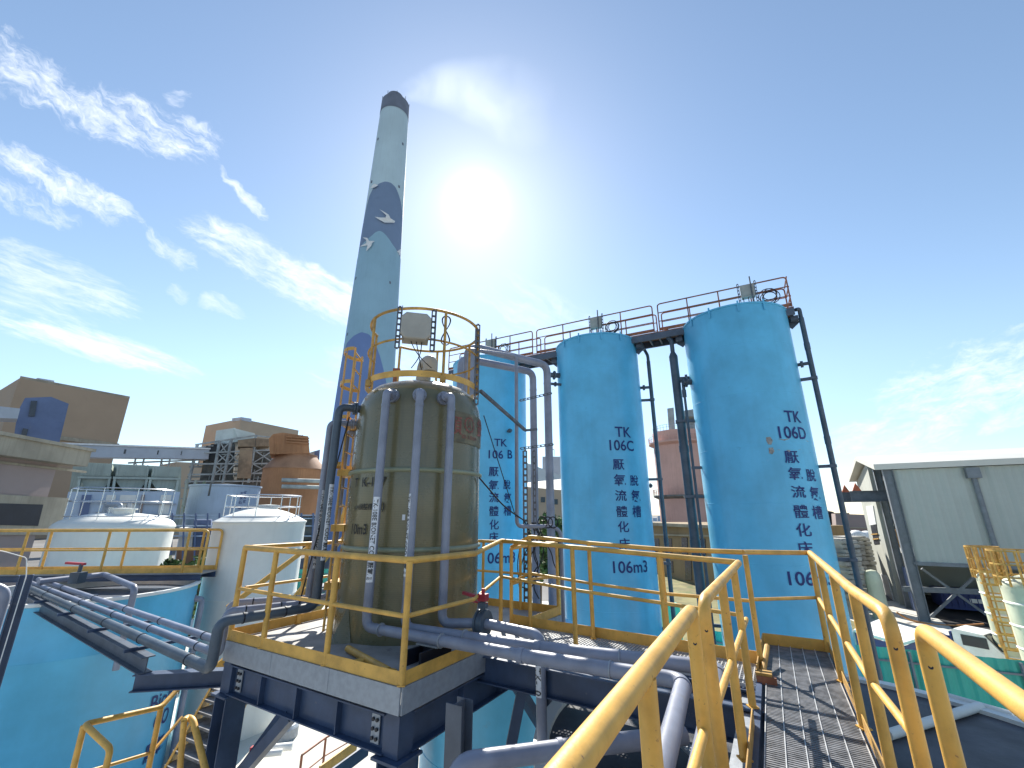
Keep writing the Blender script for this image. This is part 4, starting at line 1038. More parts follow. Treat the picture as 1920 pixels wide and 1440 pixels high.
t1, q1 = front_pipe(738, 743, -16.95, 6.17, [V(.12, 4.78, ZP)], 'leftmost grey pipe down the front of the olive tank, with a long white label', (-.82, .22, 44), 'TK-108E BIONET COD 厭氧 E', 12, [V(.06, 4.81, ZP), V(1.43, 4.12, ZP), V(.92, 3.05, ZP), V(-.2, .8, ZP)])
t2, q2_ = front_pipe(787, 742, -12.6, 6.02, [V(.30, 5.05, ZP)], 'middle grey pipe down the front of the olive tank, its white label turned sideways', (-.75, .26, 30), 'TK-108F BIONET COD 厭氧 F', 62, [V(.24, 5.07, ZP), V(1.86, 4.42, ZP), V(1.06, 2.9, ZP), V(-.1, .7, ZP)])
for tt, pts_ in ((t1, [(q1, V(.06, 4.81, 0), .12), (q1, V(.06, 4.81, 0), .55), (V(.06, 4.81, 0), V(1.43, 4.12, 0), .6)]), (t2, [(q2_, V(.24, 5.07, 0), .5), (V(.24, 5.07, 0), V(1.86, 4.42, 0), .5)])):
    for a_, b_, f_ in pts_:
        q = lerp(V(a_.x, a_.y, ZP), V(b_.x, b_.y, ZP), f_); dq = V(b_.x - a_.x, b_.y - a_.y, 0).normalized(); make('clamp', MB().tube([q - dq * .006, q + dq * .006], .0745, 16), M['galv'], tt)
pv_ = AZ(-8.35, 6.14)
vx = PZ(905, 1163, ZP + .07); ed = PZ(998, 1180, ZP + .03)
t3, q3 = front_pipe(830, 748, -8.35, 6.14, [V(vx.x, vx.y, ZP + .04), V(.32, 5.45, ZP + .02), V(.32, 5.45, G)], 'rightmost grey pipe down the front of the olive tank, passing through a red-handled valve')
m = MB(); n = 12; c0 = V(.32, 5.45, 0)
labelled(t3, c0, None, DK - .32, DK - .02, RP, 'TK-10', toward(c0) + rad(38), half=40)
hv = thing('valve', (vx.x, vx.y, ZP), 'grey butterfly valve with a red lever on the rightmost front pipe', 'valve')
dvv = (V(.32, 5.45, 0) - V(q3.x, q3.y, 0)).normalized(); vc = V(vx.x, vx.y, ZP + .04); vn = V(-dvv.y, dvv.x, 0)
m = MB(); m.tube([vc - dvv * .06, vc - dvv * .035], .15, 20); m.tube([vc + dvv * .035, vc + dvv * .06], .15, 20); m.tube([vc - dvv * .033, vc + dvv * .033], .135, 20)
m.tube([vc, vc + V(0, 0, .24)], .035, 10); m.obox(vc + V(0, 0, .2), dvv, vn, (0, 0, 1), .05, .04, .03)
make('body', m, M['pvcd'], hv)
m = MB(); a = vc + V(0, 0, .27); m.bar(a + dvv * .05, a - dvv * .30 + V(0, 0, .05), .045, .035); m.bar(a + dvv * .05 - V(0, 0, .05), a - dvv * .24 - V(0, 0, .03), .035, .02); m.obox(a + V(0, 0, .02), dvv, vn, (0, 0, 1), .055, .05, .04); m.tube([a, a + V(0, 0, .12)], .022, 8)
make('lever', m, M['red'], hv)
# clamps, trough and bits on the deck
tb = thing('support_trough', PP(.35, .75, DK), 'dark open cable trough on the platform deck under the grey pipes', 'trough')
c = PP(.40, .72, DK)
m = MB(); m.obox(c + V(0, 0, .075), AX, BX, (0, 0, 1), .015, .26, .075); m.obox(c - AX * .20 + V(0, 0, .075), AX, BX, (0, 0, 1), .015, .26, .075); m.obox(c - AX * .10 + V(0, 0, .075), AX, BX, (0, 0, 1), .084, .012, .07)
make('wall', m, M['dark'], tb)
m = MB(); m.obox(c - AX * .1 + V(0, 0, .16), AX, BX, (0, 0, 1), .16, .05, .008); make('strap', m, M['galv'], tb)
tag(make('loose_post', MB().tube([PZ(652, 1216, DK + .04), PZ(728, 1258, DK + .04)], .038, 12).tube([PZ(690, 1236, DK + .035), PZ(655, 1245, DK + .035)], .03, 10).obox(PZ(728, 1258, DK + .02), AX, BX, (0, 0, 1), .06, .06, .012), M['yellow']), 'loose yellow railing post lying on the deck in front of the olive tank', 'post')
# pipes from the left flanges, over the platform edge and down to the rack
grpL = 'grey pipes leaving the left side of the olive tank'
def left_pipe(az, d, zt, r, runz, ext, label, side, lab=None, txt='', fo=0):
    p = AZ(az, d); t = thing('process_pipe', (p.x, p.y, DK), label, 'pipe', grpL)
    la_ = math.degrees(math.atan2(p.x - TP.x, p.y - TP.y)); dd = V(math.sin(rad(la_)), math.cos(rad(la_)), 0)
    a = TP + dd * (RT - .04) + V(0, 0, zt)
    m = MB(); m.pipe([a, V(p.x, p.y, zt), V(p.x, p.y, runz)] + ext, r, r * 2.0, 18)
    m.tube([a + dd * .06, a + dd * .085], r * 1.7, 20); m.tube([a + dd * .095, a + dd * .12], r * 1.7, 20)
    make('pipe_run', m, M['pvc'] if side else M['pvcd'], t)
    if lab: labelled(t, p, None, lab[0], lab[1], r, txt, toward(p) + rad(fo), half=lab[2])
    return t
RKR = .075
rackR = [PZ(385, 1252, -1.85), PZ(390, 1222, -1.85), PZ(392, 1196, -1.85)]
rackL = [PZ(44, 1098, -1.62), PZ(50, 1090, -1.60), PZ(72, 1086, -1.57)]
ex = []
for k, (u1, v1, u2, v2) in enumerate(((585, 1138, 428, 1190), (598, 1118, 428, 1172), (606, 1100, 428, 1150))):
    a = PZ(u1, v1, -1.42 + .02 * k); 
# the three runs cross the platform edge side by side, drop 0.45 m and go on along the rack
edge = [AZ(-31.5, 6.6, -1.21), AZ(-31.0, 7.2, -1.21), AZ(-30.8, 7.8, -1.21)]
inn = [PP(LA - 1.15, b, -1.40) for b in (.95, 1.30, 1.66)]
starts = [AZ(-22.6, 7.00), AZ(-23.4, 7.30), AZ(-21.3, 7.72)]
labs = ['thick dark pipe from the upper left flange of the olive tank, nearest of three', 'thinner grey pipe left of the thick dark one beside the olive tank, with white label', 'furthest of the three grey pipes leaving the left side of the olive tank']
for k in range(3):
    s_ = starts[k]; e0 = edge[k]; rr_ = rackR[k]; rl = rackL[k]
    dro = V(e0.x, e0.y, 0) + (V(rr_.x, rr_.y, 0) - V(e0.x, e0.y, 0)) * .0
    ext = [e0, V(e0.x, e0.y, -1.86)]
    zr = -1.40
    # continue down the rack
    ext = [V(e0.x, e0.y, -1.21), V(e0.x, e0.y, -1.70), rl]
    left_pipe((-22.6, -23.4, -21.3)[k], (7.0, 7.3, 7.72)[k], (1.60, 1.40, 1.33)[k], (.060, .048, .048)[k], -1.21, ext, labs[k], k != 0,
              ((-.62, .42, 42), (-.75, .35, 40), None)[k], 'TK-106E BIONET COD 厭氧 E', (-38, -45, 0)[k])
    rr_ = (.060, .048, .048)[k]; tt = [o for o in COL.objects if o.get('label') == labs[k]][0]
    for (a_, b_, fs_) in ((V(starts[k].x, starts[k].y, -1.21), V(e0.x, e0.y, -1.21), (.35, .78)), (V(e0.x, e0.y, -1.70), rl, (.06, .22, .38, .56, .78))):
        for f_ in fs_:
            q = lerp(a_, b_, f_); dq = (b_ - a_).normalized(); make('clamp', MB().tube([q - dq * .008, q + dq * .008], rr_ + .007, 16), M['dark'], tt)
rk = thing('pipe_rack_beam', PZ(275, 1250, -2.0), 'grey steel beam carrying three grey pipes past the open blue tank', 'beam')
a = PZ(275, 1247, -1.93); b = PZ(42, 1119, -1.82)
m = MB(); m.hbeam(a + V(.0, 0, 0), b, .16, .20); make('beam', m, M['steel'], rk)
a2 = PZ(252, 1279, -2.13); b2 = PP(LA + .0, .55, -2.13)
m = MB(); m.hbeam(a2, b2, .16, .20); make('cross_beam', m, M['navy'], rk)
for f in (.06, .28, .52, .76):
    q = lerp(a, b, f) + V(0, 0, .115); dd = (b - a).normalized(); pn = V(dd.y, -dd.x, 0)
    if pn.dot(V(q.x, q.y, 0)) < 0: pn = -pn
    m = MB(); m.bar(q - pn * .14, q + pn * .85, .05, .04); make('pipe_support', m, M['navy'], rk)

# ------------------------------------------------------------------ other pipes near the walkway
t = thing('process_pipe', PZ(860, 1420, -2.2), 'grey pipe with an elbow at the bottom edge, left of the big near handrail', 'pipe')
a = PZ(868, 1425, -1.75); b = PZ(1110, 1398, -1.75)
make('pipe_run', MB().pipe([V(a.x - .05, a.y - .05, G), V(a.x - .05, a.y - .05, a.z), b, b + (b - a) * .8], .068, .14, 18).tube([lerp(a, b, .72), lerp(a, b, .76)], .074, 18), M['pvc'], t)
fc = PD(862, 1315, 4.45); t = thing('stub_column', (fc.x, fc.y, G), 'dark steel H section standing free with an open top, beside the platform', 'column')
make('section', MB().hbeam(V(fc.x, fc.y, G), V(fc.x, fc.y, fc.z), .17, .17, .011, V(.5, .86, 0)), M['steel'], t)
# frame members below the link walkway
for (u0, v0, u1, v1, d0, lab) in ((985, 1262, 945, 1405, 6.1, 'dark diagonal brace under the link walkway'), (1016, 1255, 1012, 1405, 6.4, 'dark vertical column under the link walkway, behind a grey pipe')):
    t = thing('steel_brace', PD(u1, v1, d0), lab, 'brace'); make('member', MB().bar(PD(u0, v0, d0), PD(u1, v1 + 60, d0), .12, .12), M['navy'], t)

# ------------------------------------------------------------------ grey pipes in front of tank TK 106B
grpB = 'large grey pipes in front of tank TK 106B'
def loop_pipe(azl, dl_, azr, dr_, z, r, zl, label):
    a = AZ(azl, dl_, z); b = AZ(azr, dr_, z); t = thing('process_pipe', (b.x, b.y, G), label, 'pipe', grpB)
    m = MB(); m.pipe([V(a.x, a.y, zl), a, b, V(b.x, b.y, G)], r, r * 2.4, 18)
    for zz in (z - .55, .9, -2): m.tube([V(b.x, b.y, zz), V(b.x, b.y, zz + .04)], r * 1.06, 18)
    make('pipe_run', m, M['pvc'], t)
loop_pipe(-5.85, 9.9, 4.95, 11.3, 3.98, .102, 1.2, 'outer of the two large grey overhead pipes looping down in front of tank TK 106B')
loop_pipe(-7.2, 10.6, 2.95, 11.7, 3.92, .098, 1.2, 'inner of the two large grey overhead pipes looping down in front of tank TK 106B')
a = AZ(-6.6, 7.9, 3.12); b = AZ(.62, 8.3, 3.14); cc = AZ(.62, 8.3, -.22); dd = AZ(5.2, 8.6, -.22)
t = thing('process_pipe', (b.x, b.y, 0), 'slim grey pipe looping from the olive tank top in front of tank TK 106B', 'pipe')
make('pipe_run', MB().pipe([V(a.x, a.y, 2.0), a, b, cc, dd, dd + V(.15, .05, -.1), V(dd.x + .15, dd.y + .05, DK - .6)], .036, .12, 14), M['pvc'], t)
m = MB(); rr = random.Random(5)
for k in range(6):
    q = AZ(1.9 + k * .35, 8.5, -.2); pts = [q + V(rr.uniform(-.05, .05), 0, .05)]
    for i in range(6): pts.append(pts[-1] + V(rr.uniform(-.12, .12), rr.uniform(-.05, .05), -.22 * rr.uniform(.6, 1.2)))
    m.pipe(pts, .011, .1, 6)
q = AZ(3.9, 8.5, -.2)
for k in range(3): m.tube([q + V(.09 * math.cos(a_) + .1 * k, .01 * k, .05 + .10 * math.sin(a_)) for a_ in [2 * PI * i / 16 for i in range(17)]], .011, 6, False)
m.pipe([AZ(-4.3, 6.9, .55), AZ(-1, 7.8, .12), AZ(1.6, 8.45, -.12), AZ(2.2, 8.5, -.3)], .013, .3, 6)
m.pipe([AZ(1.1, 8.4, -.5), AZ(.6, 8.4, -.9), AZ(1.0, 8.4, -1.25), AZ(2.0, 8.5, -1.3)], .01, .2, 6)
tag(make('cable_bundle', m, M['black']), 'tangle of black cables hanging from the slim grey pipe in front of tank TK 106B', 'cable')
sf = thing('pipe_support_frame', AZ(1.8, 10.2, DK), 'perforated steel angle frame bracing the large grey pipes in front of tank TK 106B', 'frame')
for (az_, d_, z0, z1) in ((1.75, 8.6, DK, 1.22), (2.95, 8.9, -.3, 1.26)):
    m = MB(); q = AZ(az_, d_); m.perf(V(q.x, q.y, z0), V(q.x, q.y, z1), .09 if az_ < 2 else .06, (1, 0, 0), .12); make('upright', m, M['perf'], sf)
for (u0, v0, u1, v1) in ((975, 751, 1034, 737), (976, 841, 1037, 833)):
    m = MB(); m.perf(PD(u0, v0, 11.0), PD(u1, v1, 11.05), .06, (0, 0, 1), .1); make('tie', m, M['perf'], sf)
m = MB(); m.bar(PD(985, 807, 8.6), PD(1006, 805, 8.9), .05, .05); make('tie', m, M['perf'], sf)
m = MB(); m.bar(PD(901, 733, 6.9), PD(984, 806, 8.55), .05, .05); make('diagonal', m, M['perf'], sf)
gw = MB().tube([PD(907, 779, 7.0), PD(972, 985, 8.4)], .009, 6)
tag(make('guy_wire', gw, M['black']), 'thin dark guy wire slanting down across the lettering of tank TK 106B', 'wire')
a = PD(655, 782, 7.2); b = PP(LA - .55, .6, -1.30)
gw = MB().tube([a, b], .010, 6); gw.tube([lerp(a, b, .97), b], .022, 8)
tag(make('guy_wire', gw, M['black']), 'thin dark guy wire from the olive tank down to the left platform corner', 'wire')
# ------------------------------------------------------------------ left: blue open tank with its catwalk, white dome tanks
LT = AZ(-42, 16.0); LR = 2.25
t = thing('storage_tank', (LT.x, LT.y, G), 'short wide blue open-topped tank at the lower left, lettered BioNET', 'tank')
make('shell', MB().lathe([(LR, G), (LR, -2.9), (LR + .006, -2.89), (LR, -2.88), (LR, -1.82)], LT, 110), M['blue'], t, 40)
make('rim', MB().lathe([(LR - .01, -1.86), (LR + .05, -1.84), (LR + .05, -1.78), (LR - .06, -1.78), (LR - .06, -3.2)], LT, 110), M['whitepaint'], t, 40)
m = MB(); m.lathe([(LR - .06, -2.02), (1.2, -2.02), (0, -2.02)], LT, 96); m.f = [tuple(reversed(f)) for f in m.f]; make('cover', m, M['steel'], t)
for row in [('BioN', 's', 308, 1308, 26, .95), ('CO', 's', 303, 1346, 25, .9), ('厭氧', cj, 290, 1402, 30, .9)]: m = MB(); tank_text(m, LT.x, LT.y, LR, [row]); make('lettering', m, M['letter'], t)
# catwalk over it
c0 = PZ(378, 1074, DK); c1 = PZ(80, 1077, DK); d_ = (c1 - c0).normalized(); n_ = V(d_.y, -d_.x, 0)
if n_.dot(c0) < 0: n_ = -n_
c2 = c0 + d_ * 9.5
t = thing('catwalk', c0, 'yellow edged catwalk crossing the top of the short blue tank at far left', 'catwalk')
make('deck', MB().prism([c0, c2, c2 + n_ * .75, c0 + n_ * .75], DK - .04, DK), M['deck'], t)
for q in (0, .7): make('beam', MB().hbeam(c0 + n_ * q + V(0, 0, -.12), c2 + n_ * q + V(0, 0, -.12), .10, .14), M['navy'], t)
g_ = 'railings of the left catwalk'
for q, lab in ((.02, 'near of the two yellow railings along the catwalk over the short blue tank'), (.73, 'far of the two yellow railings along the catwalk over the short blue tank')):
    o0 = c0 + n_ * q + V(0, 0, 1.13)
    railing(lab, [o0 + d_ * .03, o0 + d_ * 9.4], [o0 + d_ * (.55 + 2.15 * k) for k in range(4)], toe=[c0 + n_ * q, c2 + n_ * q], ends=(True, False), r=.034, rp=.034, rm=.022, bend=.14, group=g_)
# small pipe with red valve
t = thing('process_pipe', PZ(195, 1078, -1.45), 'thin grey pipe with a red valve lying across the top of the short blue tank', 'pipe')
a = PZ(72, 1091, -1.5); b = PZ(195, 1077, -1.5); c = AZ(azi(256, 1090), 13.55, -1.58)
make('pipe_run', MB().pipe([a, b, c, V(c.x, c.y, -3.2)], .065, .16, 14), M['pvc'], t)
v_ = PZ(146, 1083, -1.45); m = MB(); m.obox(v_, (1, 0, 0), (0, 1, 0), (0, 0, 1), .11, .11, .12); m.tube([v_, v_ + V(0, 0, .3)], .04, 8); vb = make('valve_body', m, M['pvcd'], t)
m = MB(); m.bar(v_ + V(.08, 0, .30), v_ + V(-.42, .05, .32), .07, .05); make('lever', m, M['red'], vb)
t = thing('process_pipe', PZ(5, 1110, -1.7), 'grey pipe bending down at the left edge of the picture, beside the dark post', 'pipe')
a = PD(-30, 1096, 7.0); b = PD(13, 1107, 7.0); make('pipe_run', MB().pipe([a, b, V(b.x, b.y, G)], .045, .12, 14), M['pvc'], t)
ps = AZ(-46.3, 6.4); t = thing('steel_post', (ps.x, ps.y, G), 'dark navy steel post at the left edge with a thin light conduit', 'post')
zt = 6.4 * elev(38, 1079); make('section', MB().hbeam(V(ps.x, ps.y, G), V(ps.x, ps.y, zt), .10, .10, .008, V(.7, .7, 0)), M['navy'], t)
m = MB(); q = ps * .985; m.pipe([V(q.x, q.y, G), V(q.x, q.y, zt), PD(50, 1046, 6.35), PD(8, 1034, 6.2), PD(-30, 1028, 6.1)], .004, .03, 8); make('conduit', m, M['whitepaint'], t)
# white dome tanks
def dome_tank(c, R, ze, label, rings, dome, Rr, zr, extra=None):
    t = thing('dome_tank', (c.x, c.y, G), label, 'tank', 'white fibreglass dome tanks')
    prof = [(R + .02, G), (R + .01, G + .4)]
    z = ze - 1.15
    prof += [(R, -4.2), (R + .012, -4.19), (R, -4.17), (R, -2.45), (R + .012, -2.44), (R, -2.42), (R, ze - .06), (R + .03, ze - .05), (R + .03, ze)]
    for k in range(1, 9):
        a = k / 8 * PI / 2; prof.append((R * math.cos(a) if k < 8 else 0, ze + dome * (math.sin(a) if R > 1.5 else 1 - math.cos(a) ** 2)))
    make('shell', MB().lathe(prof, c, 96), M['white'], t, 40)
    gr_ = thing('guard_ring', (c.x, c.y, ze), 'thin stainless guard ring on the dome of the ' + label.split(' with ')[0], 'railing', 'stainless guard rings on the dome tanks')
    for zz in rings: make('rail', MB().lathe([(Rr + .02, zz), (Rr, zz + .02), (Rr - .02, zz), (Rr, zz - .02), (Rr + .02, zz)], c, 64), M['chrome'], gr_)
    for k in range(10):
        a = k * PI / 5 + .3; x, y = c.x + Rr * math.sin(a), c.y + Rr * math.cos(a)
        make('post', MB().tube([(x, y, ze + dome * (math.sqrt(max(0, 1 - (Rr / R) ** 2)) if R > 1.5 else 1 - (Rr / R) ** 2) - .04), (x, y, rings[0])], .015, 8), M['chrome'], gr_)
    return t
W2c = AZ(-29.2, 17.35); R2 = 1.36
t = dome_tank(W2c, R2, -.22, 'white dome tank with a plain side standing left of the olive tank', [17.0 * elev(485, 930) + .02, 17.0 * elev(485, 950), 17.0 * elev(485, 969)], .42, 1.12, 0)
m = MB(); q = W2c; m.lathe([(.3, .05), (.3, .26), (.34, .27), (.34, .30), (0, .32)], (q.x + .05, q.y + .2), 24); make('manhole', m, M['white'], t)
W1c = AZ(-41.3, 24.0); R1 = 1.87
t = dome_tank(W1c, R1, -.46, 'white dome tank with a grey manhole at far left, behind the yellow catwalk railing', [24 * elev(225, 918), 24 * elev(225, 941), 24 * elev(225, 968)], .52, 1.6, 0)
m = MB(); q = W1c + V(.45, -.35, 0); m.lathe([(.33, -.1), (.33, .16), (.40, .17), (.40, .22), (0, .24)], q, 28); make('manhole', m, M['white'], t)
m = MB(); q = W1c; m.pipe([q + V(-.75, .1, .0), q + V(-.75, .1, .36), q + V(.1, -.2, .36), q + V(.1, -.2, .1)], .09, .14, 12); m.tube([q + V(.1, .2, .0), q + V(.1, .2, .42)], .09, 12); make('vent_pipe', m, M['galv'], t)
t = thing('process_pipe', W2c, 'thin grey pipe with an elbow standing beside the plain white dome tank', 'pipe')
a = PD(366, 1122, 15.6); b = PD(379, 1124, 15.6); make('pipe_run', MB().pipe([a, b, V(b.x, b.y, G)], .075, .15, 12).tube([a - (b - a) * .2, a], .1, 12), M['pvc'], t)
# small fittings at the foot of the white tank
t = thing('drain_pipe', PZ(500, 1405, G), 'pale drain pipe with a red valve on the sunlit ground by the white dome tank', 'pipe')
a = PZ(462, 1432, G + .35); b = PZ(500, 1404, G + .35); c = PZ(560, 1398, G + .35)
make('pipe_run', MB().pipe([a, b, lerp(b, c, .8)], .09, .1, 12).pipe([lerp(a, b, .6), lerp(a, b, .6) + (c - b) * .7], .07, .1, 12), M['whitepaint'], t)
q = lerp(a, b, .35); make('valve', MB().obox(q + V(0, 0, .12), (1, 0, 0), (0, 1, 0), (0, 0, 1), .1, .06, .12), M['red'], t)
tag(make('drain_cover', MB().lathe([(.42, G), (.42, G + .25), (.35, G + .32), (0, G + .34)], PZ(528, 1382, G), 24), M['galv']), 'round grey cover on the sunlit ground by the white dome tank', 'cover')

# ------------------------------------------------------------------ blue tank below the platform
t = thing('storage_tank', AZ(-1.2, 10.4, G), 'low blue tank half hidden beneath the raised platform and link walkway', 'tank')
make('shell', MB().lathe([(1.62, G), (1.62, -4.3), (1.628, -4.29), (1.62, -4.28), (1.62, -2.40), (1.66, -2.39), (1.66, -2.34), (1.5, -2.34), (0, -2.25)], AZ(-1.2, 10.4), 80), M['blue'], t)

# ------------------------------------------------------------------ stairs and railings below left
def PDz(u, v, d): return PD(u, v, d)
t = thing('staircase', PD(340, 1400, 8.4), 'yellow steel staircase dropping away behind the left platform column', 'stairs')
a0 = PD(300, 1470, 8.0); a1 = PD(410, 1275, 9.0); sd_ = V(.7, -.35, 0)
for q in (V(0, 0, 0), sd_): make('stringer', MB().bar(a0 + q, a1 + q, .03, .2), M['yellow'], t)
for k in range(8):
    p = lerp(a0, a1, (k + .5) / 8); make('tread', MB().obox(p + sd_ * .5, sd_.normalized(), V(.35, .7, 0).normalized(), (0, 0, 1), .36, .12, .015), M['grate'], t)
railing('yellow stair landing railing at the lower left, in front of the short blue tank', [PD(207, 1404, 7.6), PD(158, 1358, 8.1), PD(302, 1326, 8.5), PD(356, 1268, 8.9)],
        [PD(158, 1358, 8.1), PD(302, 1326, 8.5)], base=8.3 * elev(230, 1340) - 1.15, ends=(True, False), r=.034, rp=.034, rm=.02)
hb = PD(352, 1350, 7.2); t = thing('stair_handrail', hb, 'yellow stair handrail bending down close to the dark platform column', 'railing')
make('rail', MB().pipe([PD(345, 1352, 7.1), PD(352, 1345, 7.2), PD(362, 1350, 7.1), PD(392, 1470, 6.6)], .035, .08, 12).tube([PD(345, 1352, 7.1), PD(335, 1470, 7.1)], .032, 12), M['yellow'], t)
railing('thin rusty orange railing on the sunlit ground, seen under the platform', [PD(566, 1416, 11.5), PD(611, 1383, 12.2), PD(655, 1360, 13)], [PD(566, 1416, 11.5), PD(611, 1383, 12.2)], base=G, mids=(.35, .7), r=.022, rp=.025, rm=.014, mt='rustrail')
t = thing('staircase', PD(640, 1420, 10), 'yellow stair stringer under the platform, beside the thin rusty railing', 'stairs')
make('stringer', MB().bar(PD(598, 1450, 10.5), PD(668, 1398, 11.5), .04, .22), M['yellow'], t)
make('stringer', MB().bar(PD(612, 1462, 9.9), PD(690, 1404, 10.9), .04, .22), M['navy'], t)
t = thing('staircase', PD(560, 1060, 10.8), 'yellow staircase rising behind the platform, left of the olive tank', 'stairs')
for (u0, v0, u1, v1, d0, d1) in ((426, 1140, 592, 1016, 10.3, 11.6), (545, 1128, 650, 1000, 11.0, 12.4)):
    make('handrail', MB().bar(PD(u0, v0, d0), PD(u1, v1, d1), .03, .1), M['yellow'], t)
    make('stringer', MB().bar(PD(u0, v0, d0) - V(0, 0, 1.0), PD(u1, v1, d1) - V(0, 0, 1.0), .03, .2), M['yellow'], t)
for k in range(9):
    f = (k + .5) / 9; make('tread', MB().bar(lerp(PD(426, 1140, 10.3), PD(592, 1016, 11.6), f) - V(0, 0, 1.0), lerp(PD(545, 1128, 11), PD(650, 1000, 12.4), f) - V(0, 0, 1.0), .22, .03), M['grate'], t)
m = MB(); q = [PD(630, 965, 11.5), PD(633, 942, 11.5), PD(646, 950, 11.5), PD(640, 985, 11.5)]
for a, b in zip(q[:-1], q[1:]): m.bar(a, b, .05, .05)
m.bar(PD(624, 992, 11.5), PD(648, 960, 11.5), .05, .09); make('landing_frame', m, M['yellow'], t)

# ------------------------------------------------------------------ facade helpers for buildings
def plane_hit(u, v, a, b):
    r = ray(u, v); n = V(b.y - a.y, -(b.x - a.x), 0); return r * (n.dot(V(a.x, a.y, 0)) / n.dot(r))
def panel(m, pts, a, b, t=.15, off=0.0):
    """polygon given by picture points on the vertical plane through a and b, given thickness t toward the viewer"""
    n = V(b.y - a.y, -(b.x - a.x), 0).normalized()
    if n.dot(a) > 0: n = -n
    P_ = [plane_hit(u, v, a, b) + n * off for u, v in pts]; k = len(P_)
    m.add(P_ + [p + n * t for p in P_], [tuple(range(k)), tuple(range(2 * k - 1, k - 1, -1))] + [(i, k + i, k + (i + 1) % k, (i + 1) % k) for i in range(k)])
    return m
def perp(az, d): c = AZ(az, d); s_ = V(math.cos(rad(az)), -math.sin(rad(az)), 0); return c - s_, c + s_
def block(name, label, cat, front, ztop, depth, mt, part='wall', group=None, zb=G, roof=None):
    """building from the picture points of its roof corners (all at height ztop)"""
    P_ = [PZ(u, v, ztop) for u, v in front]; a, b = P_[0], P_[-1]
    n = V(b.y - a.y, -(b.x - a.x), 0).normalized()
    if n.dot(a) < 0: n = -n
    if len(P_) == 3:
        c = P_[1]; poly = [a, c, b, a + b - c]
    else: poly = P_ + [b + n * depth, a + n * depth]
    t = thing(name, (P_[0].x, P_[0].y, zb), label, cat, group)
    make(part, MB().prism(poly, zb, ztop), M[mt], t)
    return t, P_
def zat(u, v, d): return elev(u, v) * d

# ------------------------------------------------------------------ left background
zt = zat(243, 747, 170); t, P_ = block('power_building', 'huge plain tan building block far at the left', 'building', [(-60, 768), (37, 709), (243, 747)], zt, 60, 'tan')
m = MB(); q = PZ(72, 712, zt); q2 = PZ(103, 718, zt); panel(m, [(71, 717), (72, 708), (103, 713), (103, 723)], P_[1], P_[2], -5, -.5); make('roof_box', m, M['gallery'], t)
m = MB(); m.prism([PZ(37, 709, zt) * 1.0, PZ(243, 747, zt) * 1.0, PZ(243, 747, zt) * 1.006, PZ(37, 709, zt) * 1.006], zt, zt + .6); make('parapet', m, M['slab'], t)
m = MB(); panel(m, [(112, 818), (222, 832), (221, 838), (108, 825)], P_[1], P_[2], .5, .1); make('ledge', m, M['slab'], t)
a, b = perp(-48, 100)
t = thing('blue_building', AZ(-47, 100, G), 'faded blue clad tower building in front of the tan block at far left', 'building')
m = MB(); panel(m, [(20, 860), (33, 772), (47, 746), (96, 744), (129, 757), (104, 860)], a, b, -16); make('wall', m, M['bluecl'], t)
m = MB(); panel(m, [(58, 752), (70, 752), (65, 781), (53, 781)], a, b, .2); make('window', m, M['glass'], t)
m = MB(); panel(m, [(43, 803), (53, 805), (48, 822), (38, 820)], a, b, .2); make('window', m, M['glass'], t)
t = thing('conveyor_gallery', PD(0, 775, 92), 'short light grey enclosed conveyor entering the blue building at the left edge', 'conveyor')
a, b = perp(-50, 92); m = MB(); panel(m, [(-60, 755), (38, 766), (33, 785), (-60, 781)], a, b, -4); make('cladding', m, M['gallery'], t)
t = thing('conveyor_gallery', PD(240, 850, 115), 'long light grey enclosed conveyor bridge leading to the boiler steelwork', 'conveyor')
a = PD(100, 846, 105); b = PD(385, 853, 112); hh = .95
make('cladding', MB().bar(a, b, 3, 2.0), M['gallery'], t); make('roof', MB().bar(a + V(0, 0, 1.2), b + V(0, 0, 1.2), 3.4, .3), M['whitepaint'], t)
for u in (215, 278, 327): m = MB(); q = lerp(a, b, (u - 100) / 285); n_ = V(-q.x, -q.y, 0).normalized(); m.obox(q + n_ * 1.52 + V(0, 0, .1), V(-n_.y, n_.x, 0), n_, (0, 0, 1), .28, .05, .4); make('window', m, M['glass'], t)
m = MB()
for u in (248, 300): q = lerp(a, b, (u - 100) / 285); m.bar(q - V(.8, 0, 1), q - V(.8, 0, 4.5), .2, .2); m.bar(q + V(.8, 0, -1), q + V(.8, 0, -4.5), .2, .2); m.bar(q + V(-.8, 0, -1.5), q + V(.8, 0, -4), .12, .12)
m.bar(PD(240, 868, 109), PD(385, 862, 111), .3, .3); make('trestle', m, M['boilerlt'], t)
# mauve building with the concrete roof slab
zs = zat(172, 847, 34); S0 = PZ(172, 847, zs); S1 = PZ(-80, 801, zs); d_ = (S1 - S0).normalized(); n_ = V(d_.y, -d_.x, 0); n_ = n_ if n_.dot(S0) > 0 else -n_
t = thing('mauve_building', S0, 'mauve building with a thick stained concrete roof slab at the left edge', 'building')
zsb = zat(166, 875, 34)
make('roof_slab', MB().prism([S0, S1, S1 + n_ * 12, S0 + n_ * 12], zsb, zs), M['slab'], t)
m = MB(); m.prism([S0 - n_ * .12 - d_ * .12, S1 - n_ * .12, S1 + n_ * 12, S0 + n_ * 12 - d_ * .12], zs, zs + .16); make('coping', m, M['slab'], t)
W0 = S0 + d_ * .9 + n_ * .8; W1 = S1 + n_ * .8
make('wall', MB().prism([W0, W1, W1 + n_ * 10, W0 + n_ * 10], G, zsb), M['pinkwall'], t)
m = MB(); panel(m, [(-40, 925), (126, 934), (105, 1003), (-40, 1003)], W0, W1, .10, .0); make('window_surround', m, M['slab'], t)
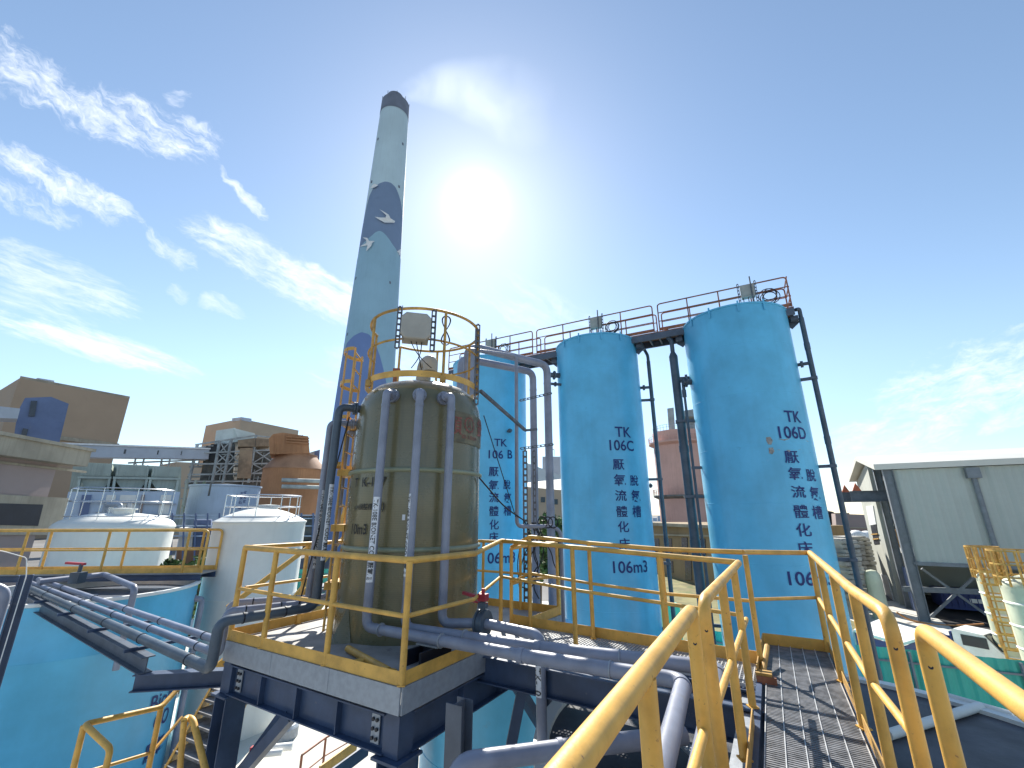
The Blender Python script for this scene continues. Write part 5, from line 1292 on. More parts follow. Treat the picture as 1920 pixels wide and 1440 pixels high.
m = MB(); panel(m, [(-30, 943), (76, 946), (66, 986), (-30, 984)], W0, W1, .03, .10); make('window', m, M['dark'], t)
m = MB(); panel(m, [(-30, 861), (160, 883), (159, 887), (-30, 866)], W0, W1, .08, .0); make('trim', m, M['slab'], t)
# green hoppers and the pale plant below
g_ = 'mossy green concrete hoppers'
a, b = perp(-40, 62)
labs = ['leftmost mossy green concrete hopper beside the mauve building', 'middle mossy green concrete hopper left of the boiler steelwork', 'rightmost mossy green concrete hopper next to the boiler steelwork']
for k, (u0, u1) in enumerate(((148, 207), (214, 277), (281, 336))):
    t = thing('concrete_hopper', PD(u0, 900, 62), labs[k], 'hopper', g_)
    w_ = u1 - u0
    m = MB(); panel(m, [(u0 + 6, 868 + k * 3), (u1 + 4, 870 + k * 3), (u1, 893 + k), (u0 + 2, 892 + k)], a, b, -6)
    for q in range(9): u = u0 + 6 + w_ * q / 9; panel(m, [(u, 869 + k * 3), (u + 2.2, 869 + k * 3), (u + .5, 891 + k), (u - 1.7, 891 + k)], a, b, .06)
    make('bin', m, M['greenconc'], t)
    m = MB(); panel(m, [(u0 - 2, 893 + k), (u1 + 2, 894 + k), (u1 + 2, 898 + k), (u0 - 2, 897 + k)], a, b, -6.3, .3); make('ring_beam', m, M['greenconc'], t)
    m = MB(); panel(m, [(u0, 897 + k), (u1, 898 + k), (u1 - w_ * .26, 920), (u0 + w_ * .26, 920)], a, b, -5, -.3); make('cone', m, M['greenconc'], t)
    for u in (u0 - 1, u1 - 4): m = MB(); panel(m, [(u, 897), (u + 5, 897), (u - 6, 960), (u - 11, 960)], a, b, -1, .2); make('leg', m, M['greenconc'], t)
a, b = perp(-40, 58)
t = thing('plant_shed', PD(230, 950, 58), 'pale panelled plant shed under the green hoppers', 'building')
m = MB(); panel(m, [(128, 922), (338, 922), (320, 1010), (110, 1010)], a, b, -6); make('wall', m, M['paleblue'], t)
for (u0, u1, mt_) in ((150, 168, 'bluecl'), (196, 214, 'white'), (222, 252, 'white'), (262, 268, 'pinkwall'), (298, 318, 'white')):
    m = MB(); panel(m, [(u0 + 4, 928), (u1 + 4, 928), (u1 - 6, 985), (u0 - 6, 985)], a, b, .12); make('panel', m, M[mt_], t)
m = MB(); panel(m, [(165, 938), (330, 944), (330, 946.5), (165, 940.5)], a, b, .4); panel(m, [(180, 960), (330, 965), (330, 968), (180, 963)], a, b, .4); make('pipe', m, M['galv'], t)
a, b = perp(-40, 66); t = thing('concrete_wall', PD(240, 900, 66), 'pale mossy concrete wall behind the three green hoppers', 'wall')
m = MB(); panel(m, [(138, 866), (340, 876), (336, 1000), (118, 1000)], a, b, -2); make('wall', m, M['greenconc'], t)
# boiler house, ducts and open steel frame
zt = zat(455, 785, 175); t, P_ = block('power_building', 'second tan building block behind the boiler steelwork', 'building', [(386, 798), (452, 785), (560, 807)], zt, 50, 'tan2')
m = MB(); panel(m, [(452, 788), (452, 782), (471, 785), (471, 792)], P_[1], P_[2], -5, .2); make('roof_box', m, M['gallery'], t)
t2_, P2_ = block('power_building', 'low tan building wing in line with the conveyor bridge', 'building', [(300, 872), (330, 866), (380, 868)], zat(330, 866, 150), 30, 'tan2')
a, b = perp(-31, 110)
t = thing('boiler', PD(450, 860, 112), 'weathered boiler plant with pale ducts inside an open steel frame', 'boiler')
m = MB(); panel(m, [(404, 803), (440, 798), (452, 806), (448, 824), (400, 832)], a, b, -9, -3); make('duct', m, M['duct'], t)
m = MB(); panel(m, [(438, 799), (478, 809), (483, 823), (448, 824)], a, b, -9, -2.6); make('duct', m, M['duct'], t)
m = MB(); panel(m, [(384, 832), (440, 828), (436, 900), (372, 900)], a, b, -8, -3); make('casing', m, M['boiler'], t)
m = MB(); panel(m, [(394, 830), (416, 828), (412, 862), (390, 862)], a, b, .4, -2.9); make('opening', m, M['dark'], t)
m = MB(); panel(m, [(446, 826), (478, 822), (478, 838), (446, 838)], a, b, -5, .6); make('duct', m, M['ductbrown'], t)
m = MB(); panel(m, [(479, 822), (506, 824), (505, 836), (479, 838)], a, b, -5, .5); make('duct', m, M['ductbrown'], t)
m = MB(); panel(m, [(450, 840), (474, 840), (470, 897), (444, 897)], a, b, -4, .4); make('duct', m, M['ductbrown'], t)
m = MB(); panel(m, [(474, 838), (512, 838), (508, 902), (470, 902)], a, b, -6, -4); make('casing', m, M['boiler'], t)
for q in (0, -7):
    for (u0, v0, u1, v1) in ((370, 834, 354, 905), (412, 826, 398, 905), (434, 824, 418, 905), (480, 818, 466, 905), (517, 822, 504, 918)):
        p0 = plane_hit(u0, v0, a, b); p1 = plane_hit(u1, v1, a, b); o_ = (p0 * 1.0); s_ = V(p0.x, p0.y, 0).normalized() * (-q)
        make('column', MB().bar(p0 + s_, p1 + s_, .42, .42), M['boilerlt'], t)
m = MB()
for q in (0, -7):
    for (u0, v0, u1, v1) in ((366, 834, 482, 816), (480, 817, 526, 822), (366, 850, 524, 843), (356, 870, 534, 869), (352, 890, 512, 887), (346, 903, 512, 902)):
        p0 = plane_hit(u0, v0, a, b); p1 = plane_hit(u1, v1, a, b); s_ = V(p0.x, p0.y, 0).normalized() * (-q); m.bar(p0 + s_, p1 + s_, .3, .3)
make('girder', m, M['boilerlt'], t)
m = MB()
for (u0, v0, u1, v1) in ((412, 828, 424, 848), (434, 826, 414, 846), (408, 850, 428, 868), (430, 848, 404, 870), (402, 872, 424, 888), (424, 872, 400, 890), (478, 845, 512, 867), (512, 845, 476, 867), (474, 870, 508, 888), (508, 870, 472, 888), (430, 850, 446, 866), (446, 850, 428, 868), (440, 870, 426, 886)):
    m.bar(plane_hit(u0, v0, a, b), plane_hit(u1, v1, a, b), .2, .2)
make('bracing', m, M['boilerlt'], t)
rr = random.Random(21)
m = MB()
for k in range(75):
    u = rr.uniform(372, 512); v = rr.uniform(828, 905); L_ = rr.uniform(8, 26)
    if rr.random() < .55: p0, p1 = (u, v), (u + L_, v + rr.uniform(-1, 1))
    else: p0, p1 = (u, v), (u - L_ * .2, v + L_)
    q = rr.uniform(0, 5); A_, B_ = plane_hit(p0[0], p0[1], a, b), plane_hit(p1[0], p1[1], a, b); s_ = V(A_.x, A_.y, 0).normalized() * q
    m.bar(A_ + s_, B_ + s_, .16, .16)
make('catwalks', m, M['boilerlt'], t)
for (u0, v0, u1, v1) in ((352, 898, 336, 1000), (368, 900, 352, 1000), (384, 902, 366, 965)):
    make('column', MB().bar(plane_hit(u0, v0, a, b), plane_hit(u1, v1, a, b), .45, .45), M['greenconc'], t)
for (u0, v0, u1, v1) in ((340, 915, 390, 915), (336, 935, 386, 935), (332, 955, 380, 955), (350, 900, 362, 935), (366, 902, 346, 950)):
    make('scaffold_tube', MB().bar(plane_hit(u0, v0, a, b), plane_hit(u1, v1, a, b), .2, .2), M['boilerlt'], t)
m = MB(); panel(m, [(352, 900), (512, 898), (506, 915), (350, 915)], a, b, -8, -1); make('skirt', m, M['boiler'], t)
# orange round house
OHc = AZ(azi(548, 920), 96); k_ = lambda v: zat(548, v, 90)
t = thing('orange_silo', (OHc.x, OHc.y, G), 'rusty orange round silo with a conical neck and square top, left of the chimney', 'silo')
make('drum', MB().lathe([(5.6, G), (5.6, k_(876))], OHc, 48), M['orange'], t)
make('cone', MB().lathe([(5.75, k_(877)), (5.75, k_(875)), (3.7, k_(850)), (3.7, k_(846))], OHc, 48), M['orangedk'], t)
a, b = perp(azi(548, 920), 92)
m = MB(); panel(m, [(504, 822), (512, 814), (530, 811), (578, 818), (581, 850), (506, 851)], a, b, -7.5); 
for k in range(6): u = 516 + k * 10; panel(m, [(u, 816), (u + 2, 816), (u + 1, 848), (u - 1, 848)], a, b, .2)
for v in (818, 823, 828): panel(m, [(536, v), (580, v + 3), (580, v + 5), (536, v + 2)], a, b, .35)
make('head', m, M['orange'], t)
for v in (900, 912): m = MB(); m.tube([PD(528, v, 88), PD(604, v + 2, 88)], .35, 8); make('pipe', m, M['boilerlt'], t)
a, b = perp(azi(590, 860), 104); t = thing('blue_building', PD(590, 860, 104), 'small bright blue cladding box just left of the chimney', 'building')
m = MB(); panel(m, [(582, 848), (600, 843), (596, 905), (578, 905)], a, b, -4); make('wall', m, M['bluecl'], t)
m = MB(); panel(m, [(579, 850), (590, 846), (588, 872), (578, 872)], a, b, .5); make('framing', m, M['boilerlt'], t)
# pale blue tank
PBc = AZ(azi(420, 940), 70); Rb = 70 * math.sin(rad((azi(487, 940) - azi(352, 940)) / 2))
t = thing('storage_tank', (PBc.x, PBc.y, G), 'wide pale blue tank below the boiler steelwork, with small dark characters', 'tank')
make('shell', MB().lathe([(Rb, G), (Rb, zat(420, 911, 65)), (Rb + .15, zat(420, 910, 65)), (Rb + .15, zat(420, 907, 65)), (0, zat(420, 903, 65))], PBc, 64), M['paleblue'], t)
for row in [('石', cj, 453, 926, 6, 1), ('灰', cj, 452, 934, 6, 1), ('石', cj, 450, 942, 6, 1), ('漿', cj, 460, 924, 6, 1), ('液', cj, 459, 932, 6, 1), ('儲', cj, 458, 940, 6, 1), ('槽', cj, 449, 952, 6, 1)]: m = MB(); tank_text(m, PBc.x, PBc.y, Rb, [row], .05); make('lettering', m, M['letter'], t)
m = MB(); m.tube([AZ(azi(395, 910), 63, zat(395, 906, 63)), AZ(azi(391, 930), 63, zat(391, 930, 63))], .1, 6); make('drip_pipe', m, M['boiler'], t)
# pipe rack and machines
a, b = perp(-32, 48); t = thing('pipe_rack', PD(450, 985, 48), 'blue grey pipe rack with small plant behind the white dome tanks', 'pipe rack')
m = MB()
for v in (965, 971, 985, 1004): panel(m, [(318, v), (606, v), (606, v + 2.2), (318, v + 2.2)], a, b, -.4)
make('pipe', m, M['paleblue'], t)
m = MB()
for u in range(322, 606, 22): panel(m, [(u, 962), (u + 3, 962), (u - 3, 1120), (u - 6, 1120)], a, b, -.3, .1)
make('post', m, M['bluecl'], t)
for (u0, v0, u1, v1, mt_) in ((335, 990, 362, 1030, 'white'), (362, 975, 395, 1060, 'bluecl'), (560, 968, 604, 1040, 'boiler'), (330, 1030, 392, 1075, 'orangedk'), (572, 985, 590, 1000, 'bluecl'), (575, 1012, 598, 1035, 'boiler'), (400, 985, 560, 1075, 'bluecl')):
    m = MB(); panel(m, [(u0, v0), (u1, v0), (u1 - 3, v1), (u0 - 3, v1)], a, b, -3, -.8 if mt_ == 'bluecl' else -.5); make('machine', m, M[mt_], t)

# ------------------------------------------------------------------ centre background
a, b = perp(5, 80)
t = thing('beige_building', PD(1025, 950, 80), 'beige roofed building with grey walls between tanks TK 106B and TK 106C', 'building')
m = MB(); panel(m, [(940, 908), (1075, 921), (1080, 1080), (940, 1080)], a, b, -14); make('wall', m, M['tan2'], t)
m = MB(); P0 = [plane_hit(u, v, a, b) for u, v in ((935, 908), (1080, 922))]; n_ = V(P0[0].x, P0[0].y, 0).normalized()
P1 = [plane_hit(u, v, a, b) + n_ * 8 for u, v in ((935, 838), (1080, 890))]
m.add([P0[0], P0[1], P1[1], P1[0], P0[0] + n_ * 12, P0[1] + n_ * 12], [(0, 1, 2, 3), (3, 2, 5, 4), (0, 3, 4), (1, 5, 2)]); make('roof', m, M['shedwhite'], t)
for (u, v) in ((1018, 932), (1042, 936)): m = MB(); panel(m, [(u - 4, v), (u + 4, v), (u + 4, v + 10), (u - 4, v + 10)], a, b, .1); make('window', m, M['glass'], t)
a, b = perp(6, 130); t = thing('grey_block', PD(1035, 870, 130), 'plain grey block rising behind the beige roofed building', 'building')
m = MB(); panel(m, [(1017, 856), (1075, 856), (1075, 960), (1017, 960)], a, b, -12); make('wall', m, M['gallery'], t)
m = MB()
for (u0, v0, u1, v1) in ((1035, 855, 1035, 843), (1039, 855, 1039, 843), (1035, 843, 1039, 843)): m.bar(plane_hit(u0, v0, a, b), plane_hit(u1, v1, a, b), .15, .15)
make('roof_frame', m, M['boiler'], t)
SI = AZ(21.4, 92); Rs = 92 * math.sin(rad(3.05)); kz = lambda v: zat(1262, v, 88)
t = thing('pink_silo', (SI.x, SI.y, G), 'tall round pink silo with two ring balconies between the two right-hand tall tanks', 'silo')
make('drum', MB().lathe([(Rs, G), (Rs, kz(806)), (0, kz(804))], SI, 64), M['pinksilo'], t)
for v in (829, 931):
    make('balcony', MB().lathe([(Rs, kz(v + 4)), (Rs + .9, kz(v)), (Rs + .9, kz(v - 3)), (Rs, kz(v - 3))], SI, 64), M['pinksilo'] if v == 829 else M['boiler'], t)
    m = MB()
    for k in range(48):
        aa = k * PI / 24; x, y = SI.x + (Rs + .85) * math.sin(aa), SI.y + (Rs + .85) * math.cos(aa); m.bar((x, y, kz(v - 3)), (x, y, kz(v - 3) + 1.1), .07, .07)
    for z in (.6, 1.1): m.lathe([(Rs + .85, kz(v - 3) + z), (Rs + .85, kz(v - 3) + z + .07)], SI, 64)
    make('balustrade', m, M['pinksilo'], t)
m = MB()
for k in range(40):
    aa = k * PI / 20; x, y = SI.x + (Rs - .2) * math.sin(aa), SI.y + (Rs - .2) * math.cos(aa); m.bar((x, y, kz(806)), (x, y, kz(806) + 1.1), .06, .06)
for z in (.6, 1.1): m.lathe([(Rs - .2, kz(806) + z), (Rs - .2, kz(806) + z + .06)], SI, 64)
make('balustrade', m, M['galv'], t)
a, b = perp(21, 90)
m = MB(); panel(m, [(1251, 766), (1263, 764), (1266, 806), (1254, 806)], a, b, -3); make('filter_box', m, M['boilerlt'], t)
m = MB(); panel(m, [(1272, 772), (1300, 767), (1304, 806), (1276, 806)], a, b, -4); make('filter_box', m, M['boilerlt'], t)
m = MB(); panel(m, [(1276, 782), (1303, 782), (1304, 792), (1277, 792)], a, b, .6); make('fan', m, M['boiler'], t)
zt = zat(1280, 983, 46); t, P_ = block('ochre_building', 'low ochre building with dark windows between the two right-hand tall tanks', 'building', [(1190, 979), (1345, 986)], zt, 12, 'olivewall')
for (u, v, w_, h) in ((1256, 1010, 8, 34), (1284, 1008, 11, 32), (1259, 1052, 6, 22), (1291, 1052, 12, 36), (1318, 1010, 10, 30), (1232, 1010, 8, 30)):
    m = MB(); panel(m, [(u - w_ / 2, v), (u + w_ / 2, v), (u + w_ / 2 + 1, v + h), (u - w_ / 2 + 1, v + h)], P_[0], P_[1], .06); f = make('window', m, M['glass'], t)
m = MB(); panel(m, [(1190, 978), (1345, 985), (1345, 991), (1190, 984)], P_[0], P_[1], .4, .02); make('cornice', m, M['slab'], t)
m = MB(); panel(m, [(1190, 1000), (1345, 1004), (1345, 1007), (1190, 1003)], P_[0], P_[1], .12, .02); make('band', m, M['slab'], t)
random.seed(11)
for k, (u, w_, h) in enumerate(((1228, 8, 12), (1236, 6, 16), (1243, 7, 9))):
    a, b = perp(azi(u, 975), 420); t = thing('distant_building', PD(u, 975, 420), ('wide', 'tall', 'low')[k] + ' hazy distant block on the horizon beside the pink silo', 'building')
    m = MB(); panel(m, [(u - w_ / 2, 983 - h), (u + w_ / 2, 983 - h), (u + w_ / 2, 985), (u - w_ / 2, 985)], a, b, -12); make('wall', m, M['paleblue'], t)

# ------------------------------------------------------------------ right background: big shed
ze = 36.8 * elev(1657, 881); EA = PZ(1657, 881, ze); EB = PZ(1930, 865.5, ze); FAc = PZ(1606, 903, ze)
nE = (FAc - EA).normalized(); dE = V(nE.y, -nE.x, 0); EB = EA + dE * 46
wide = (FAc - EA).dot(nE); wide = max(8, min(24, wide))
t = thing('warehouse', (EA.x, EA.y, G), 'large grey green open-sided warehouse with a cream roof at the right', 'building')
zr = ze + wide * .5 * .20
FAr = EA + nE * wide
m = MB()
ov = -dE * .5; thk = V(0, 0, .35)
A_0 = EA + ov - nE * .3; B_0 = EB - nE * .3; A_r = EA + ov + nE * wide / 2; B_r = EB + nE * wide / 2; A_f = FAr + ov + nE * .3; B_f = EB + nE * (wide + .3)
for p in (A_0, B_0, A_f, B_f): p.z = ze
A_r.z = B_r.z = zr
vs = [A_0, B_0, B_r, A_r, A_f, B_f]; vs = vs + [p + thk for p in vs]
m.add(vs, [(0, 3, 2, 1), (3, 4, 5, 2), (6, 7, 8, 9), (9, 8, 11, 10), (0, 1, 7, 6), (4, 10, 11, 5), (0, 6, 9, 3), (3, 9, 10, 4), (1, 2, 8, 7), (2, 5, 11, 8)])
make('roof', m, M['shedwhite'], t)
zw = plane_hit(1710, 1056, EA, EB).z
m = MB(); n = 230; s0 = .45; s1 = 40
vs = []; fs = []
for k in range(n + 1):
    s = lerp(s0, s1, k / n); off = (0, .05, .05, 0)[k % 4]
    q = EA + dE * s - nE * off; vs += [V(q.x, q.y, zw), V(q.x, q.y, ze - .02)]
m.add(vs, [(2 * k, 2 * k + 2, 2 * k + 3, 2 * k + 1) for k in range(n)]); make('wall', m, M['shed'], t)
m = MB(); m.bar(EA + dE * .3 + V(0, 0, zw - ze), EA + dE * 40 + V(0, 0, zw - ze), .25, .2); make('girder', m, M['shedcol'], t)
dp = plane_hit(1818, 876, EA, EB); m = MB(); q = V(dp.x, dp.y, 0) - nE * .15; m.tube([V(q.x, q.y, ze - .3), V(q.x, q.y, G)], .13, 10); m.obox(V(q.x, q.y, ze - .4), dE, nE, (0, 0, 1), .3, .25, .3); make('downpipe', m, M['shedcol'], t)
for s in (.15, 8.2, 16.2, 24):
    q = EA + dE * s; m = MB(); m.hbeam(V(q.x, q.y, G), V(q.x, q.y, ze), .42, .5, .03, dE); make('column', m, M['shedcol'], t)
for s in (0.3, 8.2):
    q = EA + dE * s + nE * wide * .36; m = MB(); m.hbeam(V(q.x, q.y, G), V(q.x, q.y, ze + .6), .35, .4, .03, dE); make('column', m, M['shedcol'], t)
# gable end wall: solid far half with louvre, opening and door
G0 = FAr; G1 = EA + nE * wide * .45
m = MB(); vs = [V(G0.x, G0.y, G), V(G1.x, G1.y, G), V(G1.x, G1.y, lerp(ze, zr, .9) - .1), V(G0.x, G0.y, ze - .02)]; vs += [p + dE * .3 for p in vs]
m.add(vs, [(0, 1, 2, 3), (7, 6, 5, 4), (0, 4, 5, 1), (1, 5, 6, 2), (2, 6, 7, 3), (3, 7, 4, 0)]); make('gable_wall', m, M['shedframe'], t)
def gp(m, pts, th=.06, off=0.0):
    P_ = [plane_hit(u, v, G0, G1) - dE * off for u, v in pts]; k = len(P_); m.add(P_ + [p - dE * th for p in P_], [tuple(range(k)), tuple(range(2 * k - 1, k - 1, -1))] + [(i, k + i, k + (i + 1) % k, (i + 1) % k) for i in range(k)]); return m
make('louvre', gp(MB(), [(1625, 949), (1638, 948), (1644, 983), (1632, 985)]), M['whitepaint'], t)
make('opening', gp(MB(), [(1633, 986), (1644, 984), (1650, 1020), (1640, 1021)], .03), M['dark'], t)
make('opening_rail', gp(gp(MB(), [(1636, 1001), (1648, 1000), (1648, 1002), (1636, 1003)], .05, .05), [(1639, 1010), (1650, 1009), (1650, 1011), (1639, 1012)], .05, .05), M['yellow_dirty'], t)
make('door', gp(MB(), [(1652, 1076), (1664, 1080), (1682, 1143), (1668, 1144)]), M['whitepaint'], t)
# interior
q0 = EA + nE * (wide - .6); make('back_wall', MB().prism([q0 + dE * .5, q0 + dE * 40, q0 + dE * 40 + nE * .2, q0 + dE * .5 + nE * .2], G, ze), M['shed'], t)
make('mezzanine', MB().prism([EA + dE * .6 + nE * wide * .16, EA + dE * .6 + nE * wide * .44, EA + dE * 3.5 + nE * wide * .44, EA + dE * 3.5 + nE * wide * .16], zat(1680, 1032, 38) - .35, zat(1680, 1032, 38)), M['whitepaint'], t)
zm = zat(1680, 1032, 38); m = MB()
e0 = EA + dE * .6 + nE * wide * .16; e1 = EA + dE * .6 + nE * wide * .44
for z in (.35, .75, 1.15): m.bar(V(e0.x, e0.y, zm + z), V(e1.x, e1.y, zm + z), .06, .06)
for k in range(5): q = lerp(e0, e1, k / 4); m.bar(V(q.x, q.y, zm), V(q.x, q.y, zm + 1.15), .06, .06)
make('mezzanine_rail', m, M['yellow_dirty'], t)
m = MB(); wv = lambda u, v: plane_hit(u, v, e0, e1)
for (u0, v0, u1, v1) in ((1657, 961, 1672, 961), (1660, 972, 1676, 972), (1663, 985, 1680, 984), (1657, 961, 1664, 985), (1665, 961, 1672, 985), (1672, 961, 1680, 984)): m.bar(wv(u0, v0), wv(u1, v1), .1, .1)
make('window_frame', m, M['whitepaint'], t)
br0, br1 = EA + nE * 1.6, EB + nE * 1.6
m = MB(); bp = lambda u, v: plane_hit(u, v, br0, br1)
for (u0, v0, u1, v1) in ((1728, 1066, 1868, 1166), (1733, 1168, 1850, 1060)): make('bracing', MB().bar(bp(u0, v0), bp(u1, v1), .14, .14), M['shedcol'], t)
m.bar(bp(1692, 1104), bp(1885, 1111), .2, .3); make('tie_beam', m, M['shedcol'], t)
m = MB(); q = [EA + dE * 1.0 - nE * 9, EA + dE * 40 - nE * 9, EA + dE * 40 + nE * wide, EA + dE * 1.0 + nE * wide]; m.add([V(p.x, p.y, G + .012) for p in q], [(0, 1, 2, 3)]); o = struct('apron', m, M['coal'])  # near-black floor: shade under the open shed is put into its colour
# crane beams
for k, (v, lab) in enumerate(((929, 'lower dark crane beam with an orange end stop sticking out of the warehouse gable'), (922, 'upper dark crane beam with an orange end stop sticking out of the warehouse gable'))):
    q = EA + nE * (wide * .40 if k == 0 else wide * .22) ; zq = zat(1640, 929, 38.5)
    t = thing('crane_beam', (q.x, q.y, zq), lab, 'beam', 'crane beams of the warehouse'); L = 2.1 if k == 0 else 1.7
    make('girder', MB().hbeam(V(q.x, q.y, zq) + dE * 3, V(q.x, q.y, zq) - dE * L, .35, .7, .04), M['steel'], t)
    e = V(q.x, q.y, zq + .35) - dE * (L - .4); m = MB(); m.add([e + dE * .25 - nE * .15, e - dE * .25 - nE * .15, e + nE * -.15 + V(0, 0, .55), e + dE * .25 + nE * .15, e - dE * .25 + nE * .15, e + nE * .15 + V(0, 0, .55)], [(0, 1, 2), (5, 4, 3), (0, 3, 4, 1), (1, 4, 5, 2), (2, 5, 3, 0)])
    make('end_stop', m, mat('faded_orange_stop', (.5, .13, .06), .6) if k == 0 else MATS['stop'], t); MATS['stop'] = bpy.data.materials['faded_orange_stop']
# blue container inside, hose
c0 = EA + nE * 4.2 + dE * 2.0
t = thing('container', (c0.x, c0.y, G), 'deep blue container standing inside the warehouse behind the cross bracing', 'container')
zc = zat(1780, 1110, 41); make('body', MB().prism([c0, c0 + dE * 12, c0 + dE * 12 + nE * 2.6, c0 + nE * 2.6], G + .2, zc), M['navybox'], t)
m = MB()
for k in range(40): q = c0 + dE * (.15 + k * .3) - nE * .02; m.bar(V(q.x, q.y, G + .35), V(q.x, q.y, zc - .15), .12, .04, dE)
make('rib', m, M['navybox'], t)
m = MB()
for s in (1.6, 3.6): q = c0 + dE * s - nE * .06; m.obox(V(q.x, q.y, lerp(G, zc, .62)), dE, nE, (0, 0, 1), .3, .01, .12)
make('placard', m, M['whitepaint'], t)
m = MB(); pts = [plane_hit(u, v, EA - nE * .6, EB - nE * .6) for u, v in ((1681, 1148), (1705, 1163), (1740, 1170), (1790, 1174), (1845, 1170))]; m.pipe(pts, .05, 1.0, 8)
tag(make('hose', m, M['rope']), 'orange hose slung low along the warehouse front', 'hose')
t = thing('steel_rack', PD(1700, 1140, 38), 'blue steel rack just inside the warehouse corner', 'rack'); q0 = EA + nE * 2.4 + dE * .5; m = MB()
for k in range(7): q = q0 + nE * (.55 * k) ; m.bar(V(q.x, q.y, G), V(q.x, q.y, -3.4), .1, .3)
for z in (-5.4, -4.4, -3.5): m.bar(V(q0.x, q0.y, z), V(q0.x, q0.y, z) + nE * 3.4, .12, .12)
make('frame', m, M['bluecl'], t)

# fibreglass tanks at the right edge
def side_tank(u0, u1, v, d, label):
    az0, az1 = azi(u0, v), azi(u1, v); c = AZ((az0 + az1) / 2, d); R = d * math.sin(rad((az1 - az0) / 2)); zt = zat(u0, v, d)
    t = thing('fibreglass_tank', (c.x, c.y, G), label, 'tank', 'pale green fibreglass tanks by the fence')
    prof = [(R, G), (R, zt - .25), (R - .04, zt - .1), (R - .16, zt), (R - .3, zt + .06), (0, zt + .2)]
    make('shell', MB().lathe(prof, c, 64), M['frpgreen'], t, 50)
    for k in range(5):
        z = zt - .75 - k * .72; make('hoop', MB().lathe([(R, z - .04), (R + .035, z), (R, z + .04)], c, 64), M['white'], t)
    return t, c, R, zt
tX, cX, RX, zX = side_tank(1826, 1882, 1072, 26.5, 'pale green fibreglass tank by the green fence, the one carrying a yellow caged ladder')
tY, cY, RY, zY = side_tank(1869, 1975, 1084, 24.5, 'pale green fibreglass tank cut by the right edge of the picture')
lz = AZ(azi(1866, 1100), 25.2); t = thing('caged_ladder', (lz.x, lz.y, G), 'yellow caged ladder between the two pale green fibreglass tanks', 'ladder')
s_ = V(lz.y, -lz.x, 0).normalized(); f_ = V(-lz.x, -lz.y, 0).normalized()
for sg in (-1, 1): make('stile', MB().bar(V(lz.x, lz.y, G) + s_ * .24 * sg, V(lz.x, lz.y, zX + 1.0) + s_ * .24 * sg, .06, .06), M['yellow_dirty'], t)
for k in range(14): make('rung', MB().bar(V(lz.x, lz.y, G + .2 + k * .27) - s_ * .24, V(lz.x, lz.y, G + .2 + k * .27) + s_ * .24, .04, .04), M['yellow_dirty'], t)
for k in range(7):
    z = -4.6 + k * .42; pts = [V(lz.x, lz.y, z) + f_ * .34 * math.sin(PI * q / 10) - s_ * .36 * math.cos(PI * q / 10) for q in range(11)]; m = MB()
    for a, b in zip(pts[:-1], pts[1:]): m.bar(a, b, .02, .07)
    make('cage_hoop', m, M['yellow_dirty'], t)
for q in (2, 4, 6, 8): p = V(lz.x, lz.y, 0) + f_ * .34 * math.sin(PI * q / 10) - s_ * .36 * math.cos(PI * q / 10); make('cage_strip', MB().bar(V(p.x, p.y, -4.6), V(p.x, p.y, zX + .9), .05, .02), M['yellow_dirty'], t)
for (c, R, z, lab) in ((cX, RX, zX, 'yellow guard ring on top of the pale green tank that carries the ladder'), (cY, RY, zY, 'yellow guard ring on top of the pale green tank at the right edge')):
    t = thing('guard_ring', (c.x, c.y, z), lab, 'railing', 'yellow guard rings on the pale green tanks')
    for zz in (.08, .5, .95): make('rail', MB().lathe([(R + .05, z + zz), (R + .09, z + zz), (R + .09, z + zz + .05), (R + .05, z + zz + .05), (R + .05, z + zz)], c, 56), M['yellow_dirty'], t)
    for k in range(14): aa = k * PI / 7; x, y = c.x + (R + .07) * math.sin(aa), c.y + (R + .07) * math.cos(aa); make('post', MB().bar((x, y, z - .2), (x, y, z + .97), .05, .05), M['yellow_dirty'], t)
# green fence on the right
def fence(p0, p1, ztop, label, zb=G, pitch=.3):
    t = thing('sheet_fence', (p0.x, p0.y, zb), label, 'fence', 'green sheet fences'); d = (p1 - p0); d.z = 0; L = d.length; d.normalize(); n = V(-d.y, d.x, 0)
    N = int(L / pitch); m = MB(); vs = []
    for k in range(4 * N + 1):
        s = L * k / (4 * N); o_ = (0, 0, .035, .035)[k % 4]; q = p0 + d * s + n * o_; vs += [V(q.x, q.y, zb), V(q.x, q.y, ztop)]
    m.add(vs, [(2 * k, 2 * k + 2, 2 * k + 3, 2 * k + 1) for k in range(4 * N)]); make('sheet', m, M['fence'], t)
    m = MB()
    for k in range(int(L / 2.5) + 1): q = p0 + d * min(L, 2.5 * k) + n * .08; m.bar(V(q.x, q.y, zb), V(q.x, q.y, ztop - .05), .06, .06)
    for z in (zb + .4, ztop - .35): m.bar(V(p0.x, p0.y, z) + n * .07, V(p0.x, p0.y, z) + n * .07 + d * L, .05, .05)
    make('frame', m, M['shedcol'], t); return t
fence(V(16.8, 13.0, 0), PZ(1290, 1178, -4.0), -4.0, 'green corrugated sheet fence crossing behind the walkway at the right')
fence(PZ(640, 1066, -4.0), PZ(330, 1072, -4.0), -4.0, 'green sheet fence far off behind the white dome tank')
